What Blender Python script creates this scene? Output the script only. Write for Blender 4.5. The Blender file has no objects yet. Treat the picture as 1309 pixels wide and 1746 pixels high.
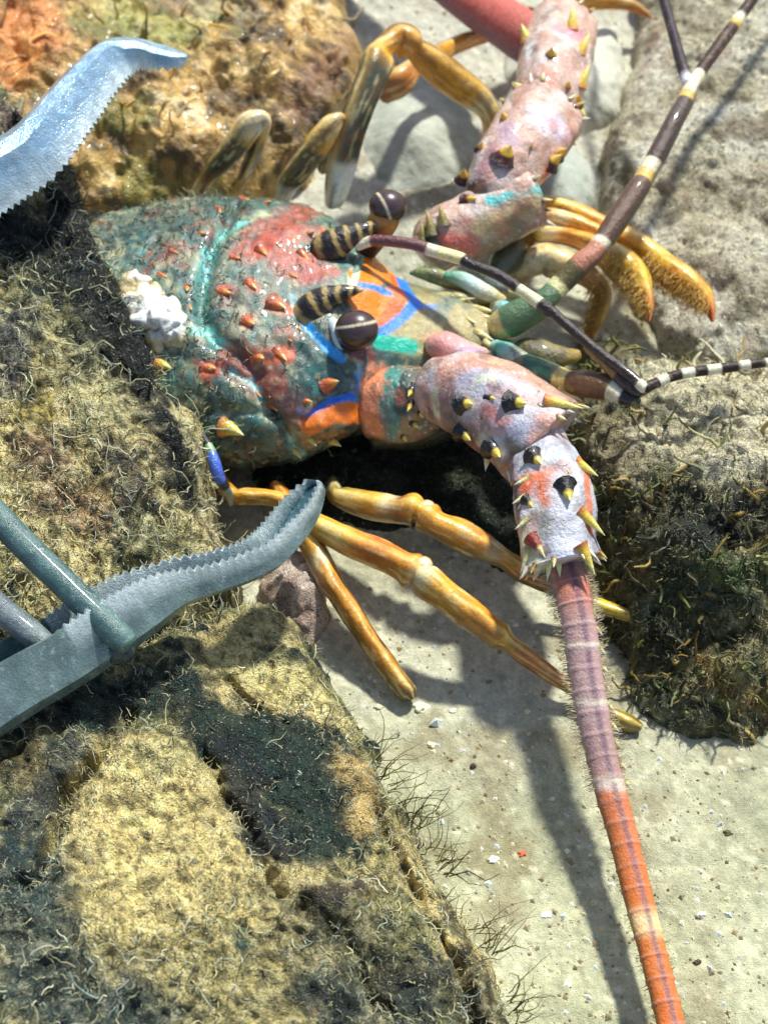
import bpy, math, random
import numpy as np
from mathutils import Vector
from mathutils.bvhtree import BVHTree
rng = np.random.default_rng(11)
random.seed(5)
scene = bpy.context.scene
scene.unit_settings.system = 'METRIC'
scene.unit_settings.scale_length = 0.025          # one unit is 2.5 cm: a hand-sized reef scene

# ------------------------------------------------------------------ camera
TILT = math.radians(35.0); DIST = 34.0; FPX = 3400.0
CAM = np.array([0.0, -DIST * math.sin(TILT), DIST * math.cos(TILT)])
FWD = np.array([0.0, math.sin(TILT), -math.cos(TILT)])
RGT = np.array([1.0, 0.0, 0.0])
UPV = np.array([0.0, math.cos(TILT), math.sin(TILT)])
cam_d = bpy.data.cameras.new('camera')
cam_d.sensor_fit = 'VERTICAL'
cam_d.angle_y = 2 * math.atan(873.0 / FPX)
cam_d.clip_start = 0.1; cam_d.clip_end = 2000
cam = bpy.data.objects.new('camera', cam_d)
scene.collection.objects.link(cam)
cam.location = CAM
cam.rotation_euler = (TILT, 0, 0)
scene.camera = cam
cam_d.dof.use_dof = True
cam_d.dof.focus_distance = 29.8
cam_d.dof.aperture_fstop = (cam_d.lens / 1000.0) / 0.22

# ------------------------------------------------------------------ light
SUN_AZ = math.atan2(0.63, 0.32); SUN_EL = math.radians(54)
world = bpy.data.worlds.new("World"); scene.world = world; world.use_nodes = True
nt = world.node_tree
bg = nt.nodes['Background']
sky = nt.nodes.new('ShaderNodeTexSky'); sky.sky_type = 'NISHITA'; sky.sun_disc = False
sky.sun_elevation = SUN_EL
sky.sun_rotation = math.pi / 2 - SUN_AZ
nt.links.new(sky.outputs[0], bg.inputs[0]); bg.inputs[1].default_value = 0.12
sun_d = bpy.data.lights.new('sun', 'SUN'); sun_d.energy = 4.5; sun_d.angle = math.radians(4.0)
sun_d.color = (0.975, 1.0, 0.93)
sun = bpy.data.objects.new('sun', sun_d); scene.collection.objects.link(sun)
sv = Vector((math.cos(SUN_EL) * math.cos(SUN_AZ), math.cos(SUN_EL) * math.sin(SUN_AZ), math.sin(SUN_EL)))
sun.rotation_euler = sv.to_track_quat('Z', 'Y').to_euler()
sun.location = sv * 60
scene.view_settings.view_transform = 'Standard'; scene.view_settings.look = 'None'
scene.view_settings.exposure = 0.28; scene.view_settings.gamma = 1.0
scene.cycles.max_bounces = 6

# ------------------------------------------------------------------ maths helpers
def P(px, py, z=0.0):
    d = FWD * FPX + RGT * (px - 654.5) + UPV * (873 - py)
    return CAM + d * ((z - CAM[2]) / d[2])
def ray(px, py):
    d = FWD * FPX + RGT * (px - 654.5) + UPV * (873 - py)
    return d / np.linalg.norm(d)
def upx(p, r):                                     # a radius seen as r picture units at point p
    return r * float(np.dot(p - CAM, FWD)) / FPX
def scr(dx, dy, lift=0.0):
    return RGT * dx / 100.0 - UPV * dy / 100.0 - FWD * lift
def S(r, g, b):
    c = np.array([r, g, b], float) / 255.0
    return np.where(c <= 0.04045, c / 12.92, ((c + 0.055) / 1.055) ** 2.4)
def _h(ix, iy, iz, seed):
    n = (ix * 73856093) ^ (iy * 19349663) ^ (iz * 83492791) ^ (seed * 2654435)
    n = (n ^ (n >> 13)) * 1274126177 & 0xFFFFFFFF
    n = (n ^ (n >> 16)) & 0xFFFFFF
    return n / float(0xFFFFFF)
def vnoise(p, seed=0):
    i = np.floor(p).astype(np.int64); f = p - i; u = f * f * (3 - 2 * f)
    r = 0
    for dx in (0, 1):
        for dy in (0, 1):
            for dz in (0, 1):
                w = (u[:, 0] if dx else 1 - u[:, 0]) * (u[:, 1] if dy else 1 - u[:, 1]) * (u[:, 2] if dz else 1 - u[:, 2])
                r = r + w * _h(i[:, 0] + dx, i[:, 1] + dy, i[:, 2] + dz, seed)
    return r
def fbm(p, s=1.0, octv=4, seed=0, gain=0.5):
    a, t, r, q = 1.0, 0.0, 0.0, p * s
    for k in range(octv):
        r = r + a * vnoise(q + 17.3 * k, seed + k); t += a; a *= gain; q = q * 2.03
    return r / t
def worley(p, s=1.0, seed=0):
    q = p * s; i = np.floor(q).astype(np.int64); best = np.full(len(p), 9.0); sec = np.full(len(p), 9.0); idv = np.zeros(len(p))
    for dx in (-1, 0, 1):
        for dy in (-1, 0, 1):
            for dz in (-1, 0, 1):
                c = i + np.array([dx, dy, dz])
                fx = np.stack([_h(c[:, 0], c[:, 1], c[:, 2], seed + k) for k in range(3)], 1)
                d = np.linalg.norm(c + fx - q, axis=1)
                sec = np.where(d < best, best, np.minimum(sec, d))
                idv = np.where(d < best, fx[:, 0], idv)
                best = np.minimum(best, d)
    return best, sec, idv
def sst(a, b, x):
    t = np.clip((x - a) / (b - a), 0, 1); return t * t * (3 - 2 * t)
def catmull(A, n):
    A = np.asarray(A, float); m = len(A)
    if m < 3:
        t = np.linspace(0, 1, n)[:, None]; return A[0] * (1 - t) + A[-1] * t
    E = np.vstack([2 * A[0] - A[1], A, 2 * A[-1] - A[-2]])
    t = np.linspace(0, m - 1 - 1e-9, n); k = t.astype(int); f = (t - k)[:, None]
    p0, p1, p2, p3 = E[k], E[k + 1], E[k + 2], E[k + 3]
    return 0.5 * (2 * p1 + (p2 - p0) * f + (2 * p0 - 5 * p1 + 4 * p2 - p3) * f ** 2 + (3 * p1 - p0 - 3 * p2 + p3) * f ** 3)
def keyed(t, keys):                                # colour keys [(t, colour), ...]
    ts = np.array([k[0] for k in keys]); cs = np.array([k[1] for k in keys])
    return np.stack([np.interp(t, ts, cs[:, j]) for j in range(3)], 1)
def mixc(a, b, f):
    f = np.asarray(f)[:, None]; return a * (1 - f) + b * f

# ------------------------------------------------------------------ mesh helpers
def make(name, V, F, mat, parent=None, col=None, smooth=True):
    V = np.asarray(V, float)
    fl = F if isinstance(F, list) else [F]
    me = bpy.data.meshes.new(name)
    me.vertices.add(len(V)); me.vertices.foreach_set('co', V.ravel())
    nl = sum(f.size for f in fl); nf = sum(len(f) for f in fl)
    me.loops.add(nl); me.loops.foreach_set('vertex_index', np.concatenate([f.ravel() for f in fl]).astype(np.int32))
    me.polygons.add(nf)
    st, tot = [], []
    o = 0
    for f in fl:
        k = f.shape[1]; st.append(o + np.arange(len(f)) * k); tot.append(np.full(len(f), k)); o += f.size
    me.polygons.foreach_set('loop_start', np.concatenate(st).astype(np.int32))
    me.polygons.foreach_set('loop_total', np.concatenate(tot).astype(np.int32))
    me.polygons.foreach_set('use_smooth', np.full(nf, smooth))
    me.update(calc_edges=True)
    if col is not None:
        a = me.color_attributes.new('Col', 'FLOAT_COLOR', 'POINT')
        c = np.ones((len(V), 4)); c[:, :3] = np.clip(col, 0, 1); a.data.foreach_set('color', c.ravel())
    me.materials.append(mat)
    ob = bpy.data.objects.new(name, me); scene.collection.objects.link(ob)
    if parent is not None:
        ob.parent = parent
        ob.matrix_parent_inverse = parent.matrix_basis.inverted()
    return ob
def empty(name, loc):
    o = bpy.data.objects.new(name, None); o.location = loc; o.empty_display_size = 0.2
    scene.collection.objects.link(o); bpy.context.view_layer.update()
    return o
def tag(o, label=None, cat=None, group=None, kind=None):
    if label: o['label'] = label
    if cat: o['category'] = cat
    if group: o['group'] = group
    if kind: o['kind'] = kind
    return o
def ring_faces(nu, nv, closed=True):
    i = np.arange(nu - 1)[:, None]; j = np.arange(nv if closed else nv - 1)[None, :]
    j2 = (j + 1) % nv
    return np.stack([(i * nv + j), (i * nv + j2), ((i + 1) * nv + j2), ((i + 1) * nv + j)], -1).reshape(-1, 4)
def bvh_of(V, F):
    return BVHTree.FromPolygons([tuple(v) for v in V], [tuple(int(x) for x in f) for f in F])
def normals_of(V, F):
    n = np.cross(V[F[:, 2]] - V[F[:, 0]], V[F[:, 3]] - V[F[:, 1]])
    N = np.zeros_like(V)
    for k in range(4): np.add.at(N, F[:, k], n)
    return N / (np.linalg.norm(N, axis=1)[:, None] + 1e-12)
def hit(bvh, px, py):
    h = bvh.ray_cast(Vector(CAM), Vector(ray(px, py)))
    return (np.array(h[0]), np.array(h[1])) if h[0] is not None else (None, None)
def segdist(V, L):
    best = np.full(len(V), 1e9)
    if len(L) == 1: return np.linalg.norm(V - L[0], axis=1)
    for a, b in zip(L[:-1], L[1:]):
        ab = b - a; t = np.clip(((V - a) @ ab) / (ab @ ab + 1e-12), 0, 1)
        best = np.minimum(best, np.linalg.norm(V - (a + t[:, None] * ab), axis=1))
    return best
def line_on(bvh, pts):
    out = []
    for (x0, y0), (x1, y1) in (zip(pts[:-1], pts[1:]) if len(pts) > 1 else [(pts[0], pts[0])]):
        n = max(1, int(math.hypot(x1 - x0, y1 - y0) / 12))
        for k in range(n + 1):
            h, _ = hit(bvh, x0 + (x1 - x0) * k / n, y0 + (y1 - y0) * k / n)
            if h is not None: out.append(h)
    return out
def paint(V, bvh, col, strokes, warp=0.06, wscale=3.0):
    W = V + warp * (np.stack([fbm(V, wscale, 3, 5 + k) for k in range(3)], 1) - 0.5) * 2
    for s in strokes:
        pts, rad, c = s[0], s[1], s[2]; soft = s[3] if len(s) > 3 else 0.35; al = s[4] if len(s) > 4 else 1.0
        L = line_on(bvh, pts)
        if not L: continue
        d = segdist(W, L)
        col = mixc(col, c, al * (1 - sst(rad * (1 - soft), rad * (1 + soft), d)))
    return col
def frames(C):
    T = np.gradient(C, axis=0); T /= np.linalg.norm(T, axis=1)[:, None] + 1e-12
    up = -FWD
    N = up - (T @ up)[:, None] * T; N /= np.linalg.norm(N, axis=1)[:, None] + 1e-9
    return T, N, np.cross(T, N)
def tube_arrays(pts, nu=60, nv=20, flat=1.0, disp=0.0, seed=0, squar=1.0, ridge=0.0, rn=3, rph=.6, cap=.5):
    """pts (px, py, z, r_px): a smooth closed tube. returns V, F, t, ang"""
    C0 = np.array([P(p[0], p[1], p[2]) for p in pts])
    R0 = np.array([upx(c, p[3]) for c, p in zip(C0, pts)])
    A = catmull(np.hstack([C0, R0[:, None]]), nu)
    C, R = A[:, :3], np.maximum(A[:, 3], 0.004)
    T, N, B = frames(C)
    ends = np.linspace(0, 1, 5)[1:]
    pre = [(C[0] - T[0] * R[0] * 0.5 * math.cos(math.pi / 2 * e), R[0] * max(0.02, math.sin(math.pi / 2 * e)), 0) for e in (0.02, .3, .6, .85)]
    post = [(C[-1] + T[-1] * R[-1] * cap * math.cos(math.pi / 2 * e), R[-1] * max(0.02, math.sin(math.pi / 2 * e)), -1) for e in (.85, .6, .3, 0.02)]
    C = np.vstack([[p[0] for p in pre], C, [p[0] for p in post]])
    R = np.concatenate([[p[1] for p in pre], R, [p[1] for p in post]])
    N = np.vstack([[N[0]] * 4, N, [N[-1]] * 4]); B = np.vstack([[B[0]] * 4, B, [B[-1]] * 4])
    th = np.linspace(0, 2 * math.pi, nv, endpoint=False)
    ct = np.sign(np.cos(th)) * np.abs(np.cos(th)) ** squar; st_ = np.sign(np.sin(th)) * np.abs(np.sin(th)) ** squar
    rg = 1 + ridge * np.cos(rn * th + rph)
    ct = ct * rg; st_ = st_ * rg
    V = C[:, None] + R[:, None, None] * (flat * ct[None, :, None] * N[:, None] + st_[None, :, None] * B[:, None])
    s = np.concatenate([[0], np.cumsum(np.linalg.norm(np.diff(C, axis=0), axis=1))]); s /= s[-1]
    t = np.repeat(s, nv); ang = np.tile(th, len(C)); V = V.reshape(-1, 3)
    if disp:
        dirv = V - np.repeat(C, nv, axis=0); dirv /= np.linalg.norm(dirv, axis=1)[:, None] + 1e-9
        V = V + dirv * ((fbm(V, 2.2, 4, seed) - 0.5) * 2 * disp)[:, None]
    F = ring_faces(len(C), nv)
    q = normals_of(V, F)
    if ((V - np.repeat(C, nv, axis=0)) * q).sum() < 0: F = F[:, ::-1]
    return V, F, t, ang
def tube(name, pts, mat, colf, parent=None, **k):
    V, F, t, ang = tube_arrays(pts, **k)
    c = colf(t, ang, V) if callable(colf) else np.tile(colf, (len(V), 1))
    return make(name, V, F, mat, parent, c)
def strands(name, seeds, nrm, length, width, cols, mat, parent=None, K=5, curl=0.6, lift=0.5, sides=3, bias=None):
    n = len(seeds)
    rd = rng.normal(size=(n, 3)); rd /= np.linalg.norm(rd, axis=1)[:, None]
    d = rd * (1 - lift) + nrm * lift
    if bias is not None: d = d + bias
    d /= np.linalg.norm(d, axis=1)[:, None] + 1e-9
    pts = [seeds - nrm * 0.02]
    st = (length / (K - 1))[:, None]
    for k in range(K - 1):
        pts.append(pts[-1] + d * st)
        d = d + rng.normal(size=(n, 3)) * curl; d /= np.linalg.norm(d, axis=1)[:, None] + 1e-9
    Pn = np.stack(pts, 1)
    T = np.gradient(Pn, axis=1); T /= np.linalg.norm(T, axis=2)[..., None] + 1e-9
    rv = rng.normal(size=(n, 1, 3)); A = np.cross(T, rv); A /= np.linalg.norm(A, axis=2)[..., None] + 1e-9
    B = np.cross(T, A)
    w = width[:, None] * np.linspace(1, 0.35, K)[None, :]
    V = np.zeros((n, K, sides, 3))
    for s in range(sides):
        a = 2 * math.pi * s / sides
        V[:, :, s] = Pn + w[..., None] * (math.cos(a) * A + math.sin(a) * B)
    F1 = ring_faces(K, sides)
    F = (F1[None] + (np.arange(n) * K * sides)[:, None, None]).reshape(-1, 4)
    C = np.repeat(cols, K * sides, axis=0)
    return make(name, V.reshape(-1, 3), F, mat, parent, C)

# ------------------------------------------------------------------ materials
def material(name, rough=0.5, bump=((20, 0.3),), var=((6, 0.3),), coat=0.0, spec=0.5, metallic=0.0, rough_var=0.0, bdist=0.03, sss=0.0, attr=True, color=(.5, .5, .5), vor=None, film=None):
    m = bpy.data.materials.new(name); m.use_nodes = True; t = m.node_tree; L = t.links
    b = t.nodes['Principled BSDF']
    b.inputs['Roughness'].default_value = rough; b.inputs['Metallic'].default_value = metallic
    b.inputs['Coat Weight'].default_value = coat; b.inputs['Coat Roughness'].default_value = 0.08
    b.inputs['Specular IOR Level'].default_value = spec
    if sss:
        b.inputs['Subsurface Weight'].default_value = sss; b.inputs['Subsurface Radius'].default_value = (.3, .15, .08); b.inputs['Subsurface Scale'].default_value = 0.25
    tc = t.nodes.new('ShaderNodeTexCoord')
    if attr:
        a = t.nodes.new('ShaderNodeAttribute'); a.attribute_name = 'Col'; cur = a.outputs['Color']
    else:
        a = t.nodes.new('ShaderNodeRGB'); a.outputs[0].default_value = (*color, 1); cur = a.outputs[0]
    for sc_, am in var:
        n = t.nodes.new('ShaderNodeTexNoise'); n.inputs['Scale'].default_value = sc_; n.inputs['Detail'].default_value = 5; n.inputs['Roughness'].default_value = 0.65
        L.new(tc.outputs['Object'], n.inputs['Vector'])
        r = t.nodes.new('ShaderNodeMapRange'); r.inputs[1].default_value = 0.25; r.inputs[2].default_value = 0.75
        r.inputs[3].default_value = 1 - am; r.inputs[4].default_value = 1 + am
        L.new(n.outputs[0], r.inputs[0])
        mx = t.nodes.new('ShaderNodeVectorMath'); mx.operation = 'SCALE'
        L.new(cur, mx.inputs[0]); L.new(r.outputs[0], mx.inputs['Scale']); cur = mx.outputs[0]
    for film in ([] if not film else film if isinstance(film, list) else [film]):
        n = t.nodes.new('ShaderNodeTexNoise'); n.inputs['Scale'].default_value = film[1]; n.inputs['Detail'].default_value = 8; n.inputs['Roughness'].default_value = 0.7
        L.new(tc.outputs['Object'], n.inputs['Vector'])
        r = t.nodes.new('ShaderNodeMapRange'); r.inputs[1].default_value = film[2]; r.inputs[2].default_value = film[3]; r.inputs[3].default_value = 0; r.inputs[4].default_value = film[4]
        L.new(n.outputs[0], r.inputs[0])
        mx = t.nodes.new('ShaderNodeMix'); mx.data_type = 'RGBA'; L.new(r.outputs[0], mx.inputs[0]); L.new(cur, mx.inputs[6]); mx.inputs[7].default_value = (*film[0], 1); cur = mx.outputs[2]
    L.new(cur, b.inputs['Base Color'])
    if rough_var:
        n = t.nodes.new('ShaderNodeTexNoise'); n.inputs['Scale'].default_value = 5; L.new(tc.outputs['Object'], n.inputs['Vector'])
        r = t.nodes.new('ShaderNodeMapRange'); r.inputs[1].default_value = 0.3; r.inputs[2].default_value = 0.7
        r.inputs[3].default_value = rough - rough_var; r.inputs[4].default_value = rough + rough_var
        L.new(n.outputs[0], r.inputs[0]); L.new(r.outputs[0], b.inputs['Roughness'])
    prev = None
    for sc_, st in bump:
        n = t.nodes.new('ShaderNodeTexNoise'); n.inputs['Scale'].default_value = sc_; n.inputs['Detail'].default_value = 4
        L.new(tc.outputs['Object'], n.inputs['Vector'])
        bp = t.nodes.new('ShaderNodeBump'); bp.inputs['Strength'].default_value = st; bp.inputs['Distance'].default_value = bdist
        L.new(n.outputs[0], bp.inputs['Height'])
        if prev: L.new(prev, bp.inputs['Normal'])
        prev = bp.outputs[0]
    if vor:
        n = t.nodes.new('ShaderNodeTexVoronoi'); n.inputs['Scale'].default_value = vor[0]; L.new(tc.outputs['Object'], n.inputs['Vector'])
        bp = t.nodes.new('ShaderNodeBump'); bp.inputs['Strength'].default_value = vor[1]; bp.inputs['Distance'].default_value = bdist; bp.invert = True
        L.new(n.outputs['Distance'], bp.inputs['Height'])
        if prev: L.new(prev, bp.inputs['Normal'])
        prev = bp.outputs[0]
    if prev: L.new(prev, b.inputs['Normal'])
    return m
M_sand = material('sand', 0.85, bump=((9, .5), (40, .5)), var=((14, .22), (45, .28)), spec=.2, bdist=.05)
M_rock = material('algae_rock', 0.55, bump=((10, .8), (36, .9)), var=((9, .35), (32, .6)), spec=.45, bdist=.10, rough_var=.22, film=[(S(26, 28, 20), 9, .54, .62, .75), (S(236, 226, 190), 24, .60, .66, .75), (S(14, 16, 12), 30, .60, .66, .8)])
M_stone = material('smooth_stone', 0.7, bump=((4, .4), (25, .4)), var=((3, .15), (18, .16)), spec=.3, bdist=.05)
M_weed = material('wet_seaweed', 0.42, bump=((7, .6), (20, .6)), var=((6, .3), (20, .35)), spec=.5, coat=.2, bdist=.08)
M_strand = material('algae_strand', 0.5, bump=(), var=(), spec=.5)
M_shell = material('lobster_shell', 0.3, bump=((14, .2), (45, .35)), var=((14, .18), (50, .3)), spec=.5, coat=.35, rough_var=.12, bdist=.04, vor=(12, .1), film=(S(140, 138, 104), 9, .56, .68, .45))
M_antshell = material('spiny_antenna_shell', 0.3, bump=((12, .3), (50, .4)), var=((10, .16), (45, .25)), spec=.5, coat=.35, vor=(16, .25), sss=.1, bdist=.04, film=(S(120, 96, 76), 9, .55, .72, .55))
M_leg = material('lobster_leg', 0.3, bump=((9, .45), (40, .2)), var=((6, .22), (28, .22)), spec=.5, coat=.35, sss=.08, bdist=.04, film=(S(110, 84, 40), 6, .56, .72, .6))
M_flag = material('antenna_whip', 0.5, bump=((25, .5),), var=((12, .25), (45, .3)), spec=.35, bdist=.03, film=(S(170, 150, 116), 7, .54, .7, .5))
M_eye = material('eye_gloss', 0.3, bump=(), vor=(60, .15), bdist=.01, var=((30, .2),), spec=.5, coat=.3)
M_white = material('bleached_shell', 0.45, bump=((9, .5), (30, .4)), var=((6, .12),), spec=.5, sss=.1, bdist=.05)
M_metal = material('painted_grip', 0.34, bump=((10, .4), (55, .5)), var=((5, .25), (40, .35)), spec=.7, coat=.2, rough_var=.14, bdist=.03, film=(S(170, 184, 186), 14, .58, .66, .55))
M_jaw = material('jaw_metal', 0.3, coat=.5, bump=((5, .5), (30, .4)), var=((4, .3), (40, .25)), spec=.7, metallic=.45, rough_var=.16, bdist=.05, film=(S(216, 226, 228), 6, .58, .66, .45))
M_peb = material('pebble', 0.6, bump=((12, .3),), var=((8, .15),), spec=.4)

# ------------------------------------------------------------------ setting: the sea floor
def axis(lo, hi, step, far):
    c = np.arange(lo, hi, step); e = [hi]
    s = step * 2
    while e[-1] < far: e.append(e[-1] + s); s *= 1.35
    w = [lo - step]
    s = step * 2
    while w[-1] > -far: w.append(w[-1] - s); s *= 1.35
    return np.array(w[::-1] + list(c) + e)
gx = axis(-8.5, 8.5, 0.06, 400); gy = axis(-13, 15, 0.07, 400)
X, Y = np.meshgrid(gx, gy, indexing='ij'); V = np.stack([X.ravel(), Y.ravel(), np.zeros(X.size)], 1)
near = np.exp(-np.maximum(0, np.linalg.norm(V[:, :2], axis=1) - 14) / 8)
V[:, 2] = near * ((fbm(V, .35, 3, 3) - .5) * .5 + (fbm(V, 1.6, 4, 9) - .5) * .16 + (fbm(V, 9, 2, 19) - .5) * .05)
F = ring_faces(len(gx), len(gy), closed=False)[:, ::-1]
c = keyed(fbm(V, .5, 4, 21), [(0.3, S(150, 148, 122)), (0.5, S(178, 174, 146)), (0.7, S(196, 192, 166))])
lowr = sst(-2, -7, V[:, 1] + 0.2 * V[:, 0])
c = mixc(c, S(190, 188, 146), lowr * .5)
c = mixc(c, S(196, 192, 176), sst(3, 8, V[:, 1]) * .7)
w1, w2, wi = worley(V, 7, 31)
c = c * (0.82 + 0.36 * wi)[:, None]
c = mixc(c, S(120, 100, 60), sst(.56, .72, fbm(V, 1.1, 4, 77)) * .45)
c = mixc(c, S(236, 226, 196), (wi > .93) * (w1 < .35) * .6)
w3, w4, wj = worley(V, 3.2, 37); c = mixc(c, S(226, 222, 198), sst(.3, .1, w3) * (wj > .7) * .5); c = mixc(c, S(120, 118, 92), sst(.4, .1, w3) * (wj < .18) * .5)
ground = make('sea_floor', V, F, M_sand, None, c)
tag(ground, kind='structure')
GB = bvh_of(V, F)

# ------------------------------------------------------------------ rocks
def polydist(Q, poly):
    d = np.full(len(Q), 1e9); ins = np.zeros(len(Q), bool); n = len(poly)
    for i in range(n):
        a, b = poly[i], poly[(i + 1) % n]; ab = b - a
        t = np.clip(((Q - a) @ ab) / (ab @ ab + 1e-12), 0, 1)
        d = np.minimum(d, np.linalg.norm(Q - (a + t[:, None] * ab), axis=1))
        cond = (a[1] > Q[:, 1]) != (b[1] > Q[:, 1])
        xi = (b[0] - a[0]) * (Q[:, 1] - a[1]) / (b[1] - a[1] + 1e-12) + a[0]
        ins ^= cond & (Q[:, 0] < xi)
    return np.where(ins, d, -d)
def rock(name, outline, ctrl, mat, colf, step=.045, w=.6, amp=(.25, 1.0), fine=.06, edge=.26, seed=1, strokes=(), bumpf=None, parent=None, k=2.6, warp=.28, clump=0.0, speck=0.0, gain=1.0):
    O = np.array([P(*o) for o in outline]); C = np.array([P(*o) for o in ctrl]) if ctrl else O
    lo = O[:, :2].min(0) - .2; hi = O[:, :2].max(0) + .2
    xs = np.arange(lo[0], hi[0], step); ys = np.arange(lo[1], hi[1], step)
    X, Y = np.meshgrid(xs, ys, indexing='ij'); V = np.stack([X.ravel(), Y.ravel(), np.zeros(X.size)], 1)
    d = polydist(V[:, :2], O[:, :2]) + (fbm(V, 1.3, 4, seed + 40) - .5) * 2 * edge
    Q = np.vstack([O, C]); num = 0; den = 0
    for q in Q:
        ww = 1 / (((V[:, 0] - q[0]) ** 2 + (V[:, 1] - q[1]) ** 2) + .15) ** 1.6
        num = num + ww * q[2]; den = den + ww
    h = num / den
    e = np.clip(d / w, 0, 1); p = (1 - (1 - e) ** k) ** (1 / k)
    V[:, 2] = -.3 + (h + .3) * p
    if clump:
        wa, _, _ = worley(V * [1, 1, 0] + .25 * np.stack([fbm(V, 2, 3, seed + 81), fbm(V, 2, 3, seed + 82), V[:, 2] * 0], 1), 2.3, seed + 90)
        wb, _, _ = worley(V * [1, 1, 0], 6.0, seed + 91)
        V[:, 2] += p * clump * ((.5 - wa) * .9 + (.5 - wb) * .45)
    V[:, 2] += p * ((fbm(V * [1, 1, 0] , amp[1], 5, seed) - .5) * 2 * amp[0] + (fbm(V * [1, 1, 0], 7, 3, seed + 7) - .5) * 2 * fine)
    if bumpf: V[:, 2] += p * bumpf(V)
    # break the steep sides up sideways
    V[:, 0] += (fbm(V, 2.5, 3, seed + 60) - .5) * .22; V[:, 1] += (fbm(V, 2.5, 3, seed + 61) - .5) * .22
    F = ring_faces(len(xs), len(ys), closed=False)[:, ::-1]
    keep = (d > -.1)[F].any(1); F = F[keep]
    used = np.unique(F); mp = np.zeros(len(V), int); mp[used] = np.arange(len(used)); V = V[used]; F = mp[F]
    c = colf(V)
    b = bvh_of(V, F)
    Vw = V + .16 * (np.stack([fbm(V, 5, 3, 165 + q) for q in range(3)], 1) - .5) * 2 + .12 * (np.stack([fbm(V, 9, 2, 65 + q) for q in range(3)], 1) - .5) * 2
    c = paint(Vw, b, c, strokes, warp=warp, wscale=2.2)
    if speck:
        sp = fbm(V, 8, 4, seed + 95, .7)
        c = mixc(c, S(20, 24, 20), sst(.50, .40, sp) * speck)
        c = mixc(c, S(222, 210, 168), sst(.56, .66, sp) * speck * .6 * sst(.02, .12, c.mean(1)))
        c = c * gain * (1 + (fbm(V, 3.5, 4, seed + 97)[:, None] - .5) * 1.3 * speck)
    ob = make(name, V, F, mat, parent, c)
    N = normals_of(V, F)
    return ob, V, F, c, N, b
def turf(name, V, F, N, c, n, ln, wd, parent, frac_light=.55, light=((232, 226, 190), (200, 200, 150), (176, 190, 176), (228, 214, 164)), curl=.85, lift=.12, where=None, K=5, darkmul=.6, dkf=.45):
    a = np.linalg.norm(np.cross(V[F[:, 2]] - V[F[:, 0]], V[F[:, 3]] - V[F[:, 1]]), axis=1)
    vis = (N[F[:, 0]] @ -FWD) > -.1
    vis &= V[F[:, 0], 2] > -.02
    a = a * vis
    if where is not None: a = a * where(V[F[:, 0]])
    f = rng.choice(len(F), n, p=a / a.sum())
    u = rng.random((n, 2))
    sd = V[F[f, 0]] * (1 - u[:, :1]) * (1 - u[:, 1:]) + V[F[f, 1]] * u[:, :1] * (1 - u[:, 1:]) + V[F[f, 2]] * u[:, :1] * u[:, 1:] + V[F[f, 3]] * (1 - u[:, :1]) * u[:, 1:]
    base = c[F[f, 0]]
    pal = np.array([S(*x) for x in light]); lc = pal[rng.integers(0, len(pal), n)]
    bl = base.mean(1); isl = rng.random(n) < frac_light * (dkf + (1 - dkf) * sst(.02, .14, bl))
    col = np.where(isl[:, None], base * .25 + lc * .75, base * darkmul + lc * .04)
    col = col * rng.uniform(.6, 1.25, (n, 1))
    return strands(name, sd, N[F[f, 0]], rng.uniform(ln[0], ln[1], n), rng.uniform(wd[0], wd[1], n), col, M_strand, parent, K=K, curl=curl, lift=lift)

DARK = S(34, 44, 40); DGREEN = S(44, 66, 50); BLUEG = S(62, 84, 88); TAN = S(196, 176, 116); OLIVE = S(132, 126, 74); BROWN = S(104, 78, 48); MAROON = S(96, 44, 48); BLACK = S(18, 20, 20)
def rockcol(seed, a=OLIVE, b=TAN, dk=DARK, sc=.9, bal=.5):
    def f(V):
        n = fbm(V, sc, 5, seed); m = fbm(V, 3.2, 4, seed + 3)
        c = mixc(np.tile(a, (len(V), 1)), b, sst(bal - .08, bal + .1, n))
        c = mixc(c, dk, sst(.53, .63, m * .6 + (1 - n) * .4))
        c = mixc(c, DGREEN, sst(.6, .7, fbm(V, 1.7, 4, seed + 9)) * .7)
        c = mixc(c, MAROON, sst(.68, .76, fbm(V, 2.1, 4, seed + 14)) * .5)
        return c
    return f

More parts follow.
